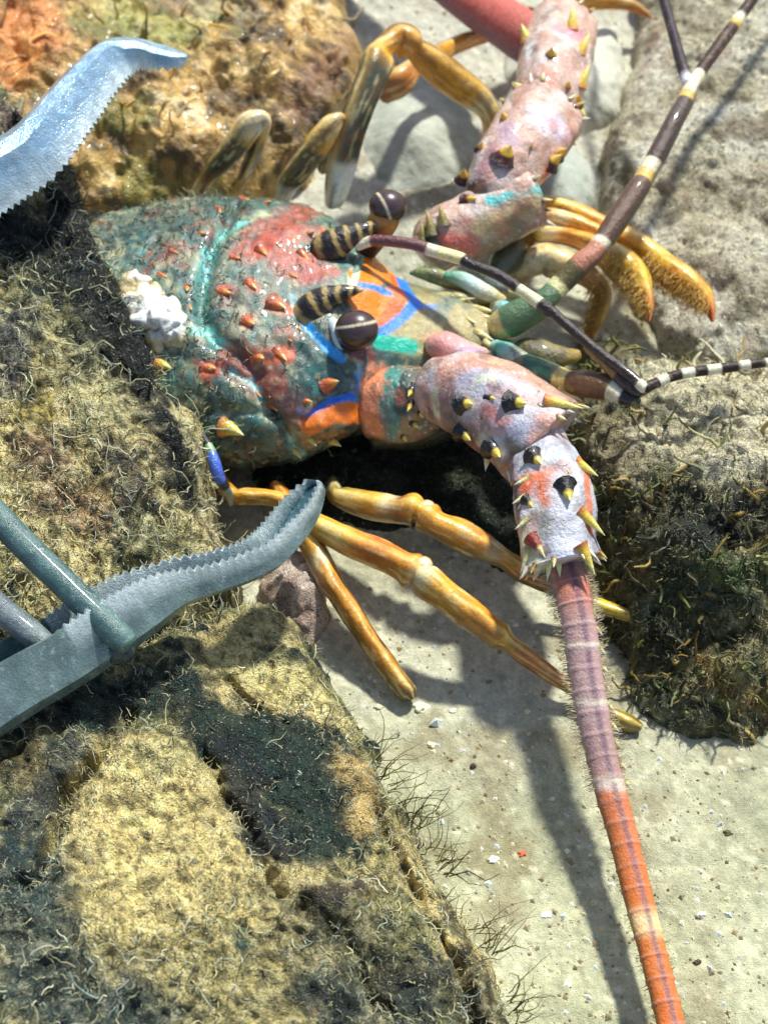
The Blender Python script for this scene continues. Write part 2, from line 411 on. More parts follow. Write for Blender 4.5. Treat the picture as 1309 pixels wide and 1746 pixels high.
# R1: rock at the left edge, above the lower jaw
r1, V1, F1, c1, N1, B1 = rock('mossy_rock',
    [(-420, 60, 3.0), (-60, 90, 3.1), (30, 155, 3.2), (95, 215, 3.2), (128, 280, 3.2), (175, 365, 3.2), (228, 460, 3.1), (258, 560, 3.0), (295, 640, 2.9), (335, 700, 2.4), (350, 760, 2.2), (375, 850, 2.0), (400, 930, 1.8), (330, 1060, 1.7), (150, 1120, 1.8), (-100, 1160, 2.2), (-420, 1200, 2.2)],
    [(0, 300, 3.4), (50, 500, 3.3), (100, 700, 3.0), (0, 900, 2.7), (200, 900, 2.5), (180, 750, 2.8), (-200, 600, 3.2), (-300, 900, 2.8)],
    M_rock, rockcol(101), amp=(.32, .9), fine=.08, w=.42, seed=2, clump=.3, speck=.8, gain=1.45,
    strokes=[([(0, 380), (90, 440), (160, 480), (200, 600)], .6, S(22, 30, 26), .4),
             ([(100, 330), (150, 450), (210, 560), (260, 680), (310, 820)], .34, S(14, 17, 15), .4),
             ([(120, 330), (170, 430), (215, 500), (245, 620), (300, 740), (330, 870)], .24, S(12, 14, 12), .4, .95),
             ([(60, 560), (130, 620), (190, 700)], .4, S(176, 168, 120), .7, .7),
             ([(60, 620), (60, 700)], .4, S(158, 140, 64), .7, .8),
             ([(200, 780), (240, 850)], .35, S(44, 36, 42), .6, .8),
             ([(20, 640), (30, 560)], .4, S(52, 66, 84), .7, .8),
             ([(60, 760), (90, 850), (180, 880)], .35, S(130, 72, 60), .8, .55),
             ([(280, 700), (320, 780), (350, 860), (365, 920)], .3, S(190, 176, 130), .5, .95),
             ([(0, 870), (60, 960), (120, 1000)], .5, S(212, 194, 134), .5, .9),
             ([(230, 900), (300, 920)], .35, S(120, 116, 76), .6, .9),
             ([(10, 200), (20, 250), (30, 200)], .3, S(140, 110, 116), .5, .7),
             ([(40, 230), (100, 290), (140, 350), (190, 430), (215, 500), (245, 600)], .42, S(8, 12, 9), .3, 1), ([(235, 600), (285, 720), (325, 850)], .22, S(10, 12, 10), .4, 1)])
tag(r1, 'tall dark mossy rock at the left edge, between the two jaws of the grabber', 'rock')
t1 = turf('algae_turf', V1, F1, N1, c1, 17000, (.08, .34), (.006, .014), r1, frac_light=.66, darkmul=.85, where=lambda Q: .12 + (fbm(Q, 1.5, 4, 711) > .5) * 1.0); tag(t1, kind='stuff')
t1b = turf('algae_filaments', V1, F1, N1, c1, 2600, (.3, .8), (.010, .019), r1, frac_light=.9, curl=.55, lift=.2, K=8); tag(t1b, kind='stuff')

# R2: big foreground rock
r2, V2, F2, c2, N2, B2 = rock('weedy_rock',
    [(-420, 1080, 2.2), (0, 1080, 2.2), (240, 1060, 1.9), (330, 1010, 1.3), (440, 990, 1.0), (530, 1060, .8), (575, 1150, .8), (650, 1270, 1.2), (700, 1370, 1.4), (765, 1480, 1.5), (830, 1600, 1.5), (885, 1720, 1.5), (960, 1900, 1.4), (1000, 2050, 1.2), (-420, 2050, 3)],
    [(100, 1250, 2.5), (250, 1300, 2.8), (450, 1260, 2.2), (400, 1100, 1.3), (330, 1180, 1.9), (600, 1350, 1.9), (350, 1500, 3.0), (150, 1600, 3.0), (550, 1600, 2.6), (700, 1650, 2.0), (0, 1500, 2.6), (500, 1150, 1.1)],
    M_rock, rockcol(151, bal=.46), amp=(.3, .8), fine=.08, w=.8, seed=5, step=.036, clump=.22, speck=.6, gain=1.45, bumpf=lambda V: -sum(dp * np.exp(-(segdist(V[:, :2] + .2 * (fbm(V * [1, 1, 0], 3, 3, 801)[:, None] - .5), np.array([P(x, y, 2.4)[:2] for x, y in L])) / wv) ** 2) for L, dp, wv in [([(215, 1190), (175, 1280), (110, 1340), (90, 1440), (60, 1500)], .75, .13), ([(345, 1255), (375, 1340), (430, 1420), (470, 1530)], .35, .12), ([(640, 1340), (700, 1450), (770, 1580), (830, 1720)], .4, .10), ([(520, 1540), (600, 1600), (640, 1700)], .35, .15), ([(380, 1110), (440, 1160), (480, 1200)], .3, .08)]),
    strokes=[([(200, 1350), (330, 1400), (280, 1500), (200, 1600), (350, 1650)], 1.15, S(212, 190, 122), .35, .95),
             ([(400, 1700), (300, 1720)], .8, S(160, 148, 96), .5, .8),
             ([(250, 1290), (300, 1280)], .3, S(196, 182, 120), .5, .8),
             ([(370, 1240), (450, 1260), (560, 1270), (520, 1330), (560, 1400), (520, 1430)], .6, S(22, 44, 36), .3, .97),
             ([(400, 1300), (420, 1370), (470, 1440)], .4, S(20, 30, 34), .35, .95),
             ([(150, 1210), (230, 1180), (300, 1180)], .45, S(22, 46, 40), .4, .95),
             ([(60, 1240), (30, 1300), (80, 1340)], .3, S(100, 84, 48), .6, .8),
             ([(120, 1290), (90, 1360), (40, 1420)], .35, S(40, 52, 54), .5, .9),
             ([(30, 1500), (50, 1600), (100, 1700), (200, 1740)], .7, S(44, 66, 66), .4, .9),
             ([(500, 1600), (600, 1560), (650, 1680), (800, 1720)], .5, S(78, 72, 46), .6, .7),
             ([(560, 1700), (640, 1740), (720, 1720)], .4, S(40, 54, 52), .5, .8),
             ([(530, 1540), (580, 1520), (620, 1500)], .2, S(40, 30, 32), .6, .8),
             ([(600, 1290), (620, 1400), (630, 1340)], .28, S(180, 150, 88), .5, .9),
             ([(640, 1300), (720, 1450), (800, 1620), (860, 1740)], .14, S(40, 34, 26), .6, .8),
             ([(380, 1120), (440, 1160), (500, 1180), (540, 1200)], .45, S(206, 190, 124), .45, .95),
             ([(430, 1030), (500, 1090)], .3, S(188, 172, 116), .5, .9),
             ([(330, 1100), (360, 1150), (400, 1190)], .15, S(70, 66, 42), .6, .8),
             ([(415, 1590), (420, 1600)], .14, S(20, 70, 66), .5, .9)])
tag(r2, 'big weedy rock with a sandy yellow top filling the lower left, under the lower jaw', 'rock')
tan_area = None
t2 = turf('algae_turf', V2, F2, N2, c2, 21000, (.07, .28), (.005, .012), r2, frac_light=.66, darkmul=.85, dkf=.6, where=lambda Q: .15 + (fbm(Q, 1.6, 4, 713) > .52) * 1.0); tag(t2, kind='stuff')
t2b = turf('algae_filaments', V2, F2, N2, c2, 2600, (.25, .7), (.008, .016), r2, frac_light=.85, curl=.55, lift=.18, K=8, dkf=.35, where=lambda Q: .05 + (fbm(Q, .9, 3, 700) > .54)); tag(t2b, kind='stuff')

# R3: brown seaweed covered rock, upper left, blurred
def lump(V):
    a, b_, _ = worley(V * [1, 1, 0] @ np.array([[.9, .5, 0], [-.45, .8, 0], [0, 0, 1]]), 1.5, 71)
    return (.9 - a) * .5 + (fbm(V * [1, 1, 0], 4, 3, 72) - .5) * .25
def weedcol(V):
    n = fbm(V, 1.4, 4, 201); m = fbm(V, 4, 4, 205)
    c = keyed(n, [(.3, S(110, 86, 48)), (.45, S(176, 138, 76)), (.58, S(210, 174, 104)), (.7, S(228, 204, 158))])
    c = mixc(c, S(60, 52, 34), sst(.55, .68, m) * .8)
    return mixc(c, S(120, 120, 44), sst(.55, .65, fbm(V, .9, 3, 209)) * .6)
r3, V3, F3, c3, N3, B3 = rock('seaweed_rock',
    [(-420, -420, 1.2), (400, -420, 1.0), (560, -160, .8), (585, 0, .8), (620, 60, .7), (615, 120, .7), (580, 190, .9), (500, 260, 1.0), (400, 310, 1.0), (250, 340, 1.1), (100, 370, 1.3), (-200, 420, 1.3), (-420, 420, 1.3)],
    [(100, 200, 1.9), (250, 150, 1.9), (450, 100, 1.5), (0, 50, 1.8), (350, 230, 1.5)],
    M_weed, weedcol, amp=(.3, .8), fine=.12, w=.7, seed=8, bumpf=lump,
    strokes=[([(20, 30), (60, 60), (30, 120), (60, 10)], .6, S(224, 140, 70), .6, .75),
             ([(200, 20), (300, 40), (240, 80)], .45, S(140, 150, 70), .7, .6),
             ([(300, 0), (420, 10)], .4, S(180, 160, 130), .7, .5),
             ([(330, 300), (430, 260), (520, 200), (560, 130)], .3, S(60, 46, 30), .6, .7),
             ([(500, 180), (560, 100), (600, 60)], .3, S(150, 110, 84), .7, .6)])
tag(r3, 'golden brown seaweed covered rock in the upper left corner behind the lobster', 'rock')
t3 = turf('seaweed_fronds', V3, F3, N3, c3, 260, (.3, .8), (.03, .06), r3, frac_light=.8, light=((214, 160, 80), (190, 140, 60), (150, 120, 60)), curl=.35, lift=.25); tag(t3, kind='stuff')

# smooth stones behind the legs
def stonecol(a, b_, seed):
    return lambda V: keyed(fbm(V, 1.1, 4, seed), [(.35, a), (.65, b_)])
r4, V4, *_ = rock('smooth_stone', [(600, 190, .2), (640, 130, .2), (710, 100, .3), (780, 130, .3), (820, 200, .3), (810, 270, .3), (740, 320, .2), (660, 330, .2), (610, 290, .2)],
    [(715, 215, .75)], M_stone, stonecol(S(150, 156, 142), S(184, 186, 170), 301), w=1.1, amp=(.05, .8), fine=.02, seed=12)
tag(r4, 'smooth pale grey stone seen between the two bent golden far legs', 'rock')
r5, V5, *_ = rock('smooth_stone', [(850, 120, .2), (880, 50, .3), (960, 10, .4), (1050, 30, .4), (1085, 110, .4), (1060, 180, .4), (980, 215, .3), (890, 200, .3)],
    [(970, 110, .95)], M_stone, stonecol(S(178, 178, 160), S(206, 202, 184), 311), w=1.2, amp=(.06, .8), fine=.02, seed=14)
tag(r5, 'round cream stone beside the far spiny antenna stem at the top', 'rock')
r5b, V5b, *_ = rock('smooth_stone', [(850, 240, .2), (920, 215, .3), (1000, 225, .4), (1030, 290, .4), (1025, 370, .4), (960, 400, .2), (880, 370, .2)],
    [(950, 300, .7)], M_stone, stonecol(S(158, 164, 152), S(190, 192, 178), 313), w=1.0, amp=(.05, .8), fine=.02, seed=15)
tag(r5b, 'flat grey stone between the far antenna stem and the dark crevice', 'rock')

# R6: muddy rock on the upper right
def mudcol(V):
    n = fbm(V, 1.2, 5, 331)
    c = keyed(n, [(.3, S(190, 178, 146)), (.5, S(218, 208, 180)), (.7, S(232, 226, 206))])
    c = mixc(c, S(96, 84, 50), sst(.58, .7, fbm(V, 2.6, 4, 335)) * .7)
    return mixc(c, S(176, 132, 120), sst(.66, .74, fbm(V, 2.0, 3, 339)) * .4)
r6, V6, F6, c6, N6, B6 = rock('silty_rock',
    [(1130, -420, .5), (1085, -100, .6), (1090, 60, .6), (1060, 130, .7), (1036, 210, .9), (1034, 330, .9), (1060, 400, .7), (1080, 470, .5), (1120, 560, .4), (1250, 620, .5), (1700, 640, .6), (1700, -420, 1)],
    [(1250, 100, 1.3), (1200, 250, 1.3), (1250, 420, 1.1), (1400, 300, 1.6)],
    M_rock, mudcol, amp=(.2, 1.1), fine=.07, w=.9, seed=21, clump=.12, speck=.25, gain=1.2,
    strokes=[([(1060, 260), (1070, 320)], .2, S(110, 116, 60), .6, .6), ([(1240, 210), (1290, 220)], .4, S(110, 88, 52), .7, .8),
             ([(1180, 230), (1210, 240)], .16, S(80, 100, 60), .7, .7), ([(1040, 230), (1042, 340)], .1, S(40, 38, 30), .6, .8)])
tag(r6, 'pale silty rock with brown fuzz in the upper right, behind the forked feeler', 'rock')
t6 = turf('algae_turf', V6, F6, N6, c6, 12000, (.06, .2), (.008, .018), r6, frac_light=.8, light=((220, 208, 170), (170, 150, 110), (200, 180, 130))); tag(t6, kind='stuff')

# R7: rock right of the near antenna, pale top and dark weedy face
def facecol(V):
    n = fbm(V, 1.6, 5, 351)
    c = keyed(n, [(.3, S(60, 60, 36)), (.5, S(104, 98, 60)), (.68, S(146, 132, 86))])
    return mixc(c, DGREEN, sst(.55, .66, fbm(V, 2.2, 4, 355)) * .7)
r7, V7, F7, c7, N7, B7 = rock('weed_fronted_rock',
    [(985, 560, .3), (1100, 590, 1.1), (1250, 590, 1.4), (1700, 600, 2), (1700, 1450, .5), (1420, 1310, 0), (1309, 1285, 0), (1230, 1275, 0), (1140, 1240, 0), (1085, 1215, 0), (1060, 1120, .2), (1030, 1040, .5), (1000, 930, .9), (985, 800, 1.2), (960, 700, .8)],
    [(1060, 690, 1.8), (1200, 680, 2.2), (1100, 790, 2.2), (1250, 800, 2.5), (1400, 800, 2.7), (1150, 900, 2.0), (1250, 950, 2.0), (1120, 1050, 1.1), (1250, 1120, 1.1), (1200, 1200, .5)],
    M_rock, facecol, amp=(.28, 1.0), fine=.1, w=.7, seed=25, clump=.34, speck=.55, gain=1.25,
    strokes=[([(1100, 640), (1200, 640), (1300, 640), (1300, 720), (1200, 720), (1120, 740), (1280, 780), (1400, 720)], .55, S(222, 210, 174), .4, .97),
             ([(1010, 700), (1030, 770), (1080, 790)], .35, S(168, 154, 120), .5, .9),
             ([(1150, 860), (1200, 900), (1280, 880)], .4, S(20, 24, 18), .5, .8),
             ([(1200, 960), (1290, 980)], .25, S(70, 96, 34), .6, .7),
             ([(1100, 1170), (1140, 1220), (1080, 1200)], .3, S(116, 122, 96), .6, .8),
             ([(1190, 1120), (1240, 1180), (1300, 1220)], .18, S(150, 110, 40), .6, .7)])
tag(r7, 'rock with a pale top and dark weedy front face, right of the near spiny antenna', 'rock')
face = lambda V: np.where(proj_y(V) > 800, 1.0, .25)
def proj_y(V):
    d = V - CAM; z = d @ FWD; return 873 - FPX * (d @ UPV) / z
t7 = turf('algae_turf', V7, F7, N7, c7, 12000, (.07, .26), (.008, .02), r7, frac_light=.5, darkmul=.85, light=((176, 172, 120), (150, 140, 80), (110, 130, 80), (196, 184, 136)), where=face); tag(t7, kind='stuff')
t7b = turf('weed_fronds', V7, F7, N7, c7, 700, (.25, .7), (.025, .055), r7, frac_light=.6, light=((150, 120, 44), (110, 120, 40), (170, 140, 70), (90, 100, 50)), curl=.4, lift=.3, K=7, where=face); tag(t7b, kind='stuff')

# pink coralline lump beneath the jaw tip
rp, Vp, Fp, cp, Np, Bp = rock('coralline_lump', [(425, 990, .5), (455, 925, .7), (520, 910, .7), (565, 950, .6), (575, 1030, .5), (535, 1090, .5), (465, 1070, .5)],
    [(500, 985, 1.2)], M_rock, lambda V: keyed(fbm(V, 2.5, 4, 371), [(.35, S(140, 104, 84)), (.5, S(206, 176, 156)), (.65, S(236, 214, 196))]), w=.45, amp=(.2, 2), fine=.12, seed=31, step=.03, clump=.25)
tag(rp, 'lumpy pink and brown coralline growth on the rock below the lower jaw tip', 'coralline algae')

rd_, Vd, Fd, cd, Nd, Bd = rock('added_shade_rock', [(370, 740, -.1), (400, 680, -.1), (640, 660, -.1), (760, 640, -.1), (860, 640, 0), (1000, 660, 0), (1010, 850, 0), (985, 960, .1), (930, 1010, .1), (860, 985, 0), (800, 950, 0), (740, 915, 0), (660, 905, 0), (560, 900, 0), (430, 900, 0)],  # rock added under the body, its near-black colour deepens the shade there
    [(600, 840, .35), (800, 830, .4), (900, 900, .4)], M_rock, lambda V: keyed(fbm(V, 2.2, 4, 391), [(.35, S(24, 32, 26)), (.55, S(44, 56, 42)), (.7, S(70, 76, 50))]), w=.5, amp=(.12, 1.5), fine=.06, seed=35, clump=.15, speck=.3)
tag(rd_, 'low black green algae rock added to deepen the shade under the lobster head', 'rock')
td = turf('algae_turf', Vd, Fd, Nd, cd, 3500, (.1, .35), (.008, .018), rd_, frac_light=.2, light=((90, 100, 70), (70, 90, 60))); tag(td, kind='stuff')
# seaweed fronds / fine weed hanging over the edges of the foreground rock
def edge_weed(name, label, pts, parent_bvh, n_each, ln, wd, col, group=None):
    sd, nr = [], []
    for px, py, z in pts:
        sd.append(P(px, py, z)); nr.append(np.array([.75, .35, .5]))
    sd = np.repeat(np.array(sd), n_each, 0) + rng.normal(size=(len(pts) * n_each, 3)) * .05
    nr = np.repeat(np.array(nr), n_each, 0); nr /= np.linalg.norm(nr, axis=1)[:, None]
    n = len(sd)
    o = strands(name, sd, nr, rng.uniform(ln * .5, ln, n), np.full(n, wd) * rng.uniform(.6, 1.2, n), col * rng.uniform(.6, 1.4, (n, 1)), M_strand, None, K=7, curl=.32, lift=.62)
    tag(o, label, 'algae', group)
    return o
for k, (a, lab) in enumerate([((655, 1325, 1.2), 'small olive weed tuft on the rock edge nearest the broken leg tip'),
        ((700, 1395, 1.3), 'dark branching weed tuft on the rock edge, second below the leg tip'),
        ((750, 1470, 1.4), 'forked weed tuft on the rock edge halfway down beside the sand'),
        ((825, 1610, 1.4), 'long thin weed tuft on the rock edge low beside the sand'),
        ((880, 1725, 1.4), 'weed tuft at the bottom edge where the rock meets the sand')]):
    edge_weed('weed_tuft', lab, [a, (a[0] - 14, a[1] - 24, a[2]), (a[0] + 10, a[1] + 18, a[2])], None, 6, .95, .013, S(104, 98, 48), 'weed tufts along the rock edge')

# ------------------------------------------------------------------ the lobster
LOB = tag(empty('spiny_lobster', P(420, 560, 0)), 'spiny lobster with teal shell, orange blue face and banded horns, caught between rocks', 'lobster')
# body: stations (px, py, zc, half width, up, down)
st = [(-330, 560, .9, 1.3, .8, .6), (-230, 556, .95, 1.5, .9, .6), (-130, 552, 1.0, 1.7, 1.0, .7), (-40, 548, 1.0, 1.85, 1.1, .7), (50, 545, 1.0, 2.0, 1.2, .75), (120, 542, 1.0, 2.1, 1.3, .8),
      (200, 545, 1.0, 2.3, 1.5, .85), (300, 556, 1.0, 2.65, 1.65, 1.1), (400, 566, 1.05, 2.78, 1.7, 1.15), (480, 574, 1.1, 2.72, 1.65, 1.15), (550, 582, 1.2, 2.4, 1.5, 1.1),
      (610, 590, 1.3, 1.9, 1.25, .9), (660, 590, 1.35, 1.35, .98, .7), (710, 590, 1.4, 1.15, .8, .6), (770, 584, 1.4, .95, .65, .5), (820, 578, 1.4, .78, .5, .42), (860, 574, 1.4, .5, .3, .3), (872, 573, 1.4, .15, .1, .1)]
A0 = np.array([[*P(s[0], s[1], s[2]), s[3], s[4], s[5]] for s in st])
NU, NV = 420, 300
A = catmull(A0, NU); C = A[:, :3]; Wd, Hu, Hd = [np.maximum(A[:, k], .02) for k in (3, 4, 5)]
T = np.gradient(C, axis=0); T[:, 2] = 0; T /= np.linalg.norm(T, axis=1)[:, None]
yaw = math.radians(-7)
T = np.tile(np.array([math.cos(yaw), math.sin(yaw), 0]), (NU, 1))
Lt = np.stack([-T[:, 1], T[:, 0], np.zeros(NU)], 1)
th = np.linspace(0, 2 * math.pi, NV, endpoint=False)
cx = np.sign(np.cos(th)) * np.abs(np.cos(th)) ** .92; sz = np.sin(th)
Z = np.where(sz > 0, 1, 0)
V = C[:, None] + (Wd[:, None] * cx[None])[..., None] * Lt[:, None] + ((np.where(sz > 0, Hu[:, None], Hd[:, None]) * sz[None])[..., None]) * np.array([0, 0, 1.])
sx = np.repeat(np.linspace(0, 1, NU), NV)
V = V.reshape(-1, 3); F = ring_faces(NU, NV)
V0 = V.copy()
N = normals_of(V, F)
if (N[:, 2] * (V[:, 2] - 1)).sum() < 0: F = F[:, ::-1]; N = -N
b0 = bvh_of(V, F)
def carve(V, pts, rad, depth):
    L = line_on(b0, pts)
    return depth * np.exp(-(segdist(V0, L) / rad) ** 2) if L else 0
dsp = (fbm(V, 2.2, 3, 61) - .5) * .10 + (fbm(V, 12, 3, 62) - .5) * .022
rear = sst(P(400, 500, 2)[0], P(300, 500, 2)[0], V[:, 0])
w1, _, _ = worley(V, 5.5, 63); dsp += (.5 - w1) * .045; dsp *= np.clip(1.0 - .75 * sst(P(560, 500, 2)[0], P(640, 500, 2)[0], V[:, 0]), 0, 1)
dsp -= carve(V, [(410, 330), (385, 380), (362, 420), (348, 470), (340, 530), (360, 575), (400, 600), (440, 640)], .13, .17)
dsp -= carve(V, [(395, 632), (430, 655), (455, 695), (480, 725), (505, 770)], .10, .15)
dsp -= carve(V, [(500, 515), (515, 545), (540, 575), (575, 610), (600, 640)], .09, .10)
dsp -= carve(V, [(520, 715), (560, 685), (600, 675)], .07, .10)
dsp -= carve(V, [(340, 705), (420, 700), (470, 715)], .08, .08)
dsp += carve(V, [(600, 500), (640, 490), (680, 510)], .3, .10)
dsp += carve(V, [(480, 410), (520, 400)], .4, .10)
dsp += carve(V, [(540, 725), (600, 720)], .22, .14)
# abdomen rings
seg = (V[:, 0] - P(100, 540, 1)[0]) / .95
dsp += np.where(V[:, 0] < P(110, 540, 1)[0], -.16 * np.exp(-(((seg % 1) - .5) / .09) ** 2), 0)
V = V + N * np.asarray(dsp)[:, None]
bb = bvh_of(V, F)
n1 = fbm(V, 2.4, 5, 81); n2 = fbm(V, 6, 4, 85)
c = keyed(n1, [(.3, S(54, 78, 74)), (.45, S(80, 106, 98)), (.56, S(104, 122, 104)), (.7, S(150, 146, 110))])
c = mixc(c, S(110, 118, 86), sst(.5, .62, n2) * .6)
rz = sst(P(410, 500, 2)[0], P(340, 500, 2)[0], V[:, 0])
c = mixc(c, S(40, 58, 56), sst(.52, .62, fbm(V, 4.5, 4, 87)) * .7 * rz)
c = mixc(c, S(176, 166, 122), sst(.56, .68, fbm(V * [1, 1.6, 1], 2.2, 4, 88)) * .7 * rz)
c = mixc(c, S(140, 60, 48), sst(.64, .7, fbm(V, 3.0, 3, 91)) * .75)
c = mixc(c, S(90, 150, 140), sst(.62, .7, fbm(V, 2.2, 3, 93)) * .5)
CY = S(78, 190, 180); BL = S(44, 140, 236); OR = S(240, 118, 26); RD = S(192, 78, 46); TQ = S(130, 220, 204)
c = paint(V, bb, c, [
    ([(420, 500), (480, 520), (520, 570), (450, 570)], .55, S(128, 116, 96), .5, .75),
    ([(540, 600), (580, 640), (600, 690), (540, 650)], .42, S(54, 90, 84), .5, .85),
    ([(420, 430), (440, 400), (490, 370), (530, 345), (560, 350)], .30, S(176, 84, 64), .4, .8),
    ([(440, 425), (490, 390), (540, 390)], .26, RD, .4, .9),
    ([(490, 440), (530, 460), (560, 470)], .30, S(180, 80, 58), .4, .9),
    ([(450, 430), (470, 425)], .14, S(226, 80, 30), .4), ([(500, 405), (535, 395)], .12, S(226, 96, 34), .4), ([(520, 437)], .13, S(224, 92, 50), .4),
    ([(507, 372), (520, 380)], .15, S(130, 136, 120), .5, .8),
    ([(420, 375), (455, 365)], .10, S(196, 196, 150), .6, .7),
    ([(412, 378), (385, 400)], .08, TQ, .5), ([(385, 400), (362, 430), (350, 460)], .13, CY, .5, .85),
    ([(350, 460), (343, 500), (340, 540)], .17, S(82, 160, 148), .5, .85), ([(352, 440), (355, 480)], .06, S(130, 205, 205), .5, .8),
    ([(330, 562), (360, 572), (388, 592)], .12, TQ, .4, .95), ([(390, 592), (400, 606)], .08, S(206, 206, 160), .5),
    ([(362, 625), (352, 632)], .17, S(214, 84, 34), .5), ([(430, 612), (455, 606), (490, 604)], .15, S(222, 90, 30), .4),
    ([(400, 612), (440, 645), (490, 680), (510, 700)], .30, S(146, 66, 46), .5, .85),
    ([(386, 498)], .14, S(200, 74, 50), .5), ([(432, 488)], .12, S(196, 84, 44), .5), ([(465, 520), (490, 528)], .16, S(226, 100, 36), .4), ([(428, 550)], .14, S(196, 74, 40), .5), ([(480, 560), (500, 570)], .12, S(170, 90, 60), .6, .7),
    ([(395, 632), (425, 652), (445, 682)], .075, S(140, 208, 208), .4), ([(448, 676), (478, 716), (505, 765)], .06, S(22, 34, 34), .5),
    ([(492, 748), (515, 784)], .12, S(150, 218, 206), .5), ([(470, 770), (490, 780)], .08, S(40, 120, 120), .6, .7),
    ([(370, 745), (430, 760), (480, 785), (400, 790)], .33, S(34, 52, 48), .5, .85), ([(370, 706), (430, 702), (465, 716)], .05, S(150, 160, 124), .5),  # dark lower flank: shade of the overhang painted into the shell colour
    ([(398, 798), (560, 802)], .12, S(96, 76, 50), .4, .9),
    ([(498, 510), (502, 525), (518, 550)], .07, S(200, 226, 216), .5), ([(512, 540), (540, 575), (574, 608)], .085, S(70, 176, 244), .35),
    ([(540, 703), (565, 684), (606, 672)], .07, S(64, 144, 236), .35), ([(512, 705), (545, 700)], .07, BL, .5, .7),
    ([(530, 722), (570, 704), (606, 700)], .17, S(226, 116, 44), .4), ([(530, 748), (590, 740), (630, 736)], .18, S(150, 106, 66), .5),
    ([(635, 640), (640, 700), (628, 660)], .26, S(228, 140, 96), .35), ([(612, 625), (606, 690)], .06, S(76, 170, 232), .4), ([(680, 630), (672, 690), (684, 740)], .14, S(60, 130, 118), .4),
    ([(540, 490), (580, 480), (600, 470)], .12, S(90, 140, 130), .5, .8),
    ([(700, 470), (780, 500), (840, 520), (780, 560), (700, 560), (720, 520)], .40, S(172, 150, 92), .4, .95),
    ([(690, 455), (740, 460), (800, 480)], .12, S(80, 140, 84), .6, .8), ([(780, 460), (800, 465)], .08, S(50, 190, 120), .5, .8),
    ([(628, 450), (650, 450), (660, 470), (630, 475)], .16, OR, .25), ([(615, 505), (640, 520), (668, 510), (650, 540), (630, 515)], .2, OR, .25), ([(672, 470), (680, 505), (662, 545)], .15, S(246, 104, 30), .25),
    ([(612, 487), (662, 499)], .055, BL, .3), ([(668, 442), (688, 490), (710, 519)], .10, BL, .25), ([(708, 517), (685, 540), (655, 558)], .085, BL, .25),
    ([(735, 522)], .05, BL, .5, .6), ([(614, 434), (598, 497)], .055, S(232, 224, 176), .3),
    ([(648, 582), (695, 588)], .12, S(30, 190, 160), .3), ([(700, 590), (730, 590)], .1, S(190, 180, 110), .5, .7),
    ([(600, 600), (640, 606)], .14, S(120, 52, 40), .4), ([(735, 580), (760, 595)], .16, S(238, 140, 130), .4),
], warp=.11, wscale=6.5)
lum = c.mean(1)[:, None]; w8 = worley(V, 9, 640); c = mixc(c, S(180, 176, 140), (1 - sst(.12, .24, w8[0])) * (w8[2] > .72) * .6); c = mixc(c, S(24, 36, 36), (1 - sst(.15, .3, w8[0])) * (w8[2] < .3) * .6)
c = mixc(c, S(40, 112, 108), sst(.56, .62, fbm(V, 4.2, 4, 651)) * .55); c = mixc(c, S(26, 44, 40), sst(.58, .64, fbm(V, 6.5, 4, 655)) * .6); c = mixc(c, S(196, 186, 140), sst(.64, .7, fbm(V, 7.5, 4, 659)) * .5)
c = paint(V, bb, c, [([(440, 430), (490, 385), (540, 350)], .24, S(190, 74, 46), .6, .6), ([(480, 450), (540, 470)], .26, S(168, 64, 48), .6, .65), ([(400, 618), (450, 650), (495, 690)], .2, S(130, 52, 38), .6, .5), ([(230, 380), (330, 360), (420, 340)], .5, S(58, 76, 66), .7, .35)], warp=.2, wscale=4)
c = c * (1 + (fbm(V, 5.5, 4, 645)[:, None] - .5) * 1.0)
c = c * .94 + lum * np.array([.98, 1.1, .98]) * .14
OR2 = S(244, 138, 30); OR3 = S(240, 104, 22); BL2 = S(30, 128, 240)
c = paint(V, bb, c, [
    ([(640, 435), (760, 470), (835, 520), (780, 565), (690, 575), (720, 500)], .30, S(168, 150, 84), .7, .55),
    ([(690, 452), (740, 462), (790, 478)], .11, S(70, 140, 80), .7, .7),
    ([(628, 448), (652, 446), (664, 468), (632, 474), (612, 470)], .20, OR2, .15), ([(604, 500), (620, 520), (640, 540), (650, 552), (664, 520), (640, 505)], .20, OR2, .15), ([(670, 460), (684, 500), (664, 540), (650, 560)], .13, OR3, .2),
    ([(606, 484), (636, 489), (664, 500)], .06, BL2, .15), ([(666, 436), (676, 462), (690, 492), (712, 519)], .105, BL2, .15), ([(710, 516), (690, 538), (668, 556), (650, 566)], .09, BL2, .15), ([(728, 522), (742, 524)], .05, BL2, .4, .7),
    ([(616, 430), (608, 465), (598, 497)], .06, S(236, 230, 190), .2), ([(648, 584), (700, 590)], .13, S(24, 190, 160), .25),
    ([(512, 540), (535, 568), (560, 592), (582, 612)], .075, S(60, 170, 244), .25), ([(500, 508), (506, 526), (520, 548)], .06, S(196, 228, 226), .3),
    ([(530, 708), (560, 686), (600, 676)], .07, S(50, 130, 236), .2), ([(528, 726), (566, 706), (606, 704)], .16, S(236, 124, 40), .2),
], warp=.02, wscale=6)
body = make('carapace', V, F, M_shell, LOB, c)
# silt and fine weed growing on the back of the shell
upw = lambda Q: np.where((Q[:, 2] > 1.2) & (Q[:, 0] < P(420, 500, 2)[0]) & (Q[:, 0] > -6.5), 1.0, 0.0) + np.where((Q[:, 2] > .6) & (Q[:, 0] < P(560, 600, 2)[0]) & (Q[:, 0] > -6.5), .18, 0)
tf = turf('silt_fuzz', V, F, normals_of(V, F), c, 3000, (.08, .3), (.008, .017), body, frac_light=.7, light=((190, 186, 140), (150, 150, 110), (120, 130, 110)), where=upw, lift=.2); tag(tf, kind='stuff')

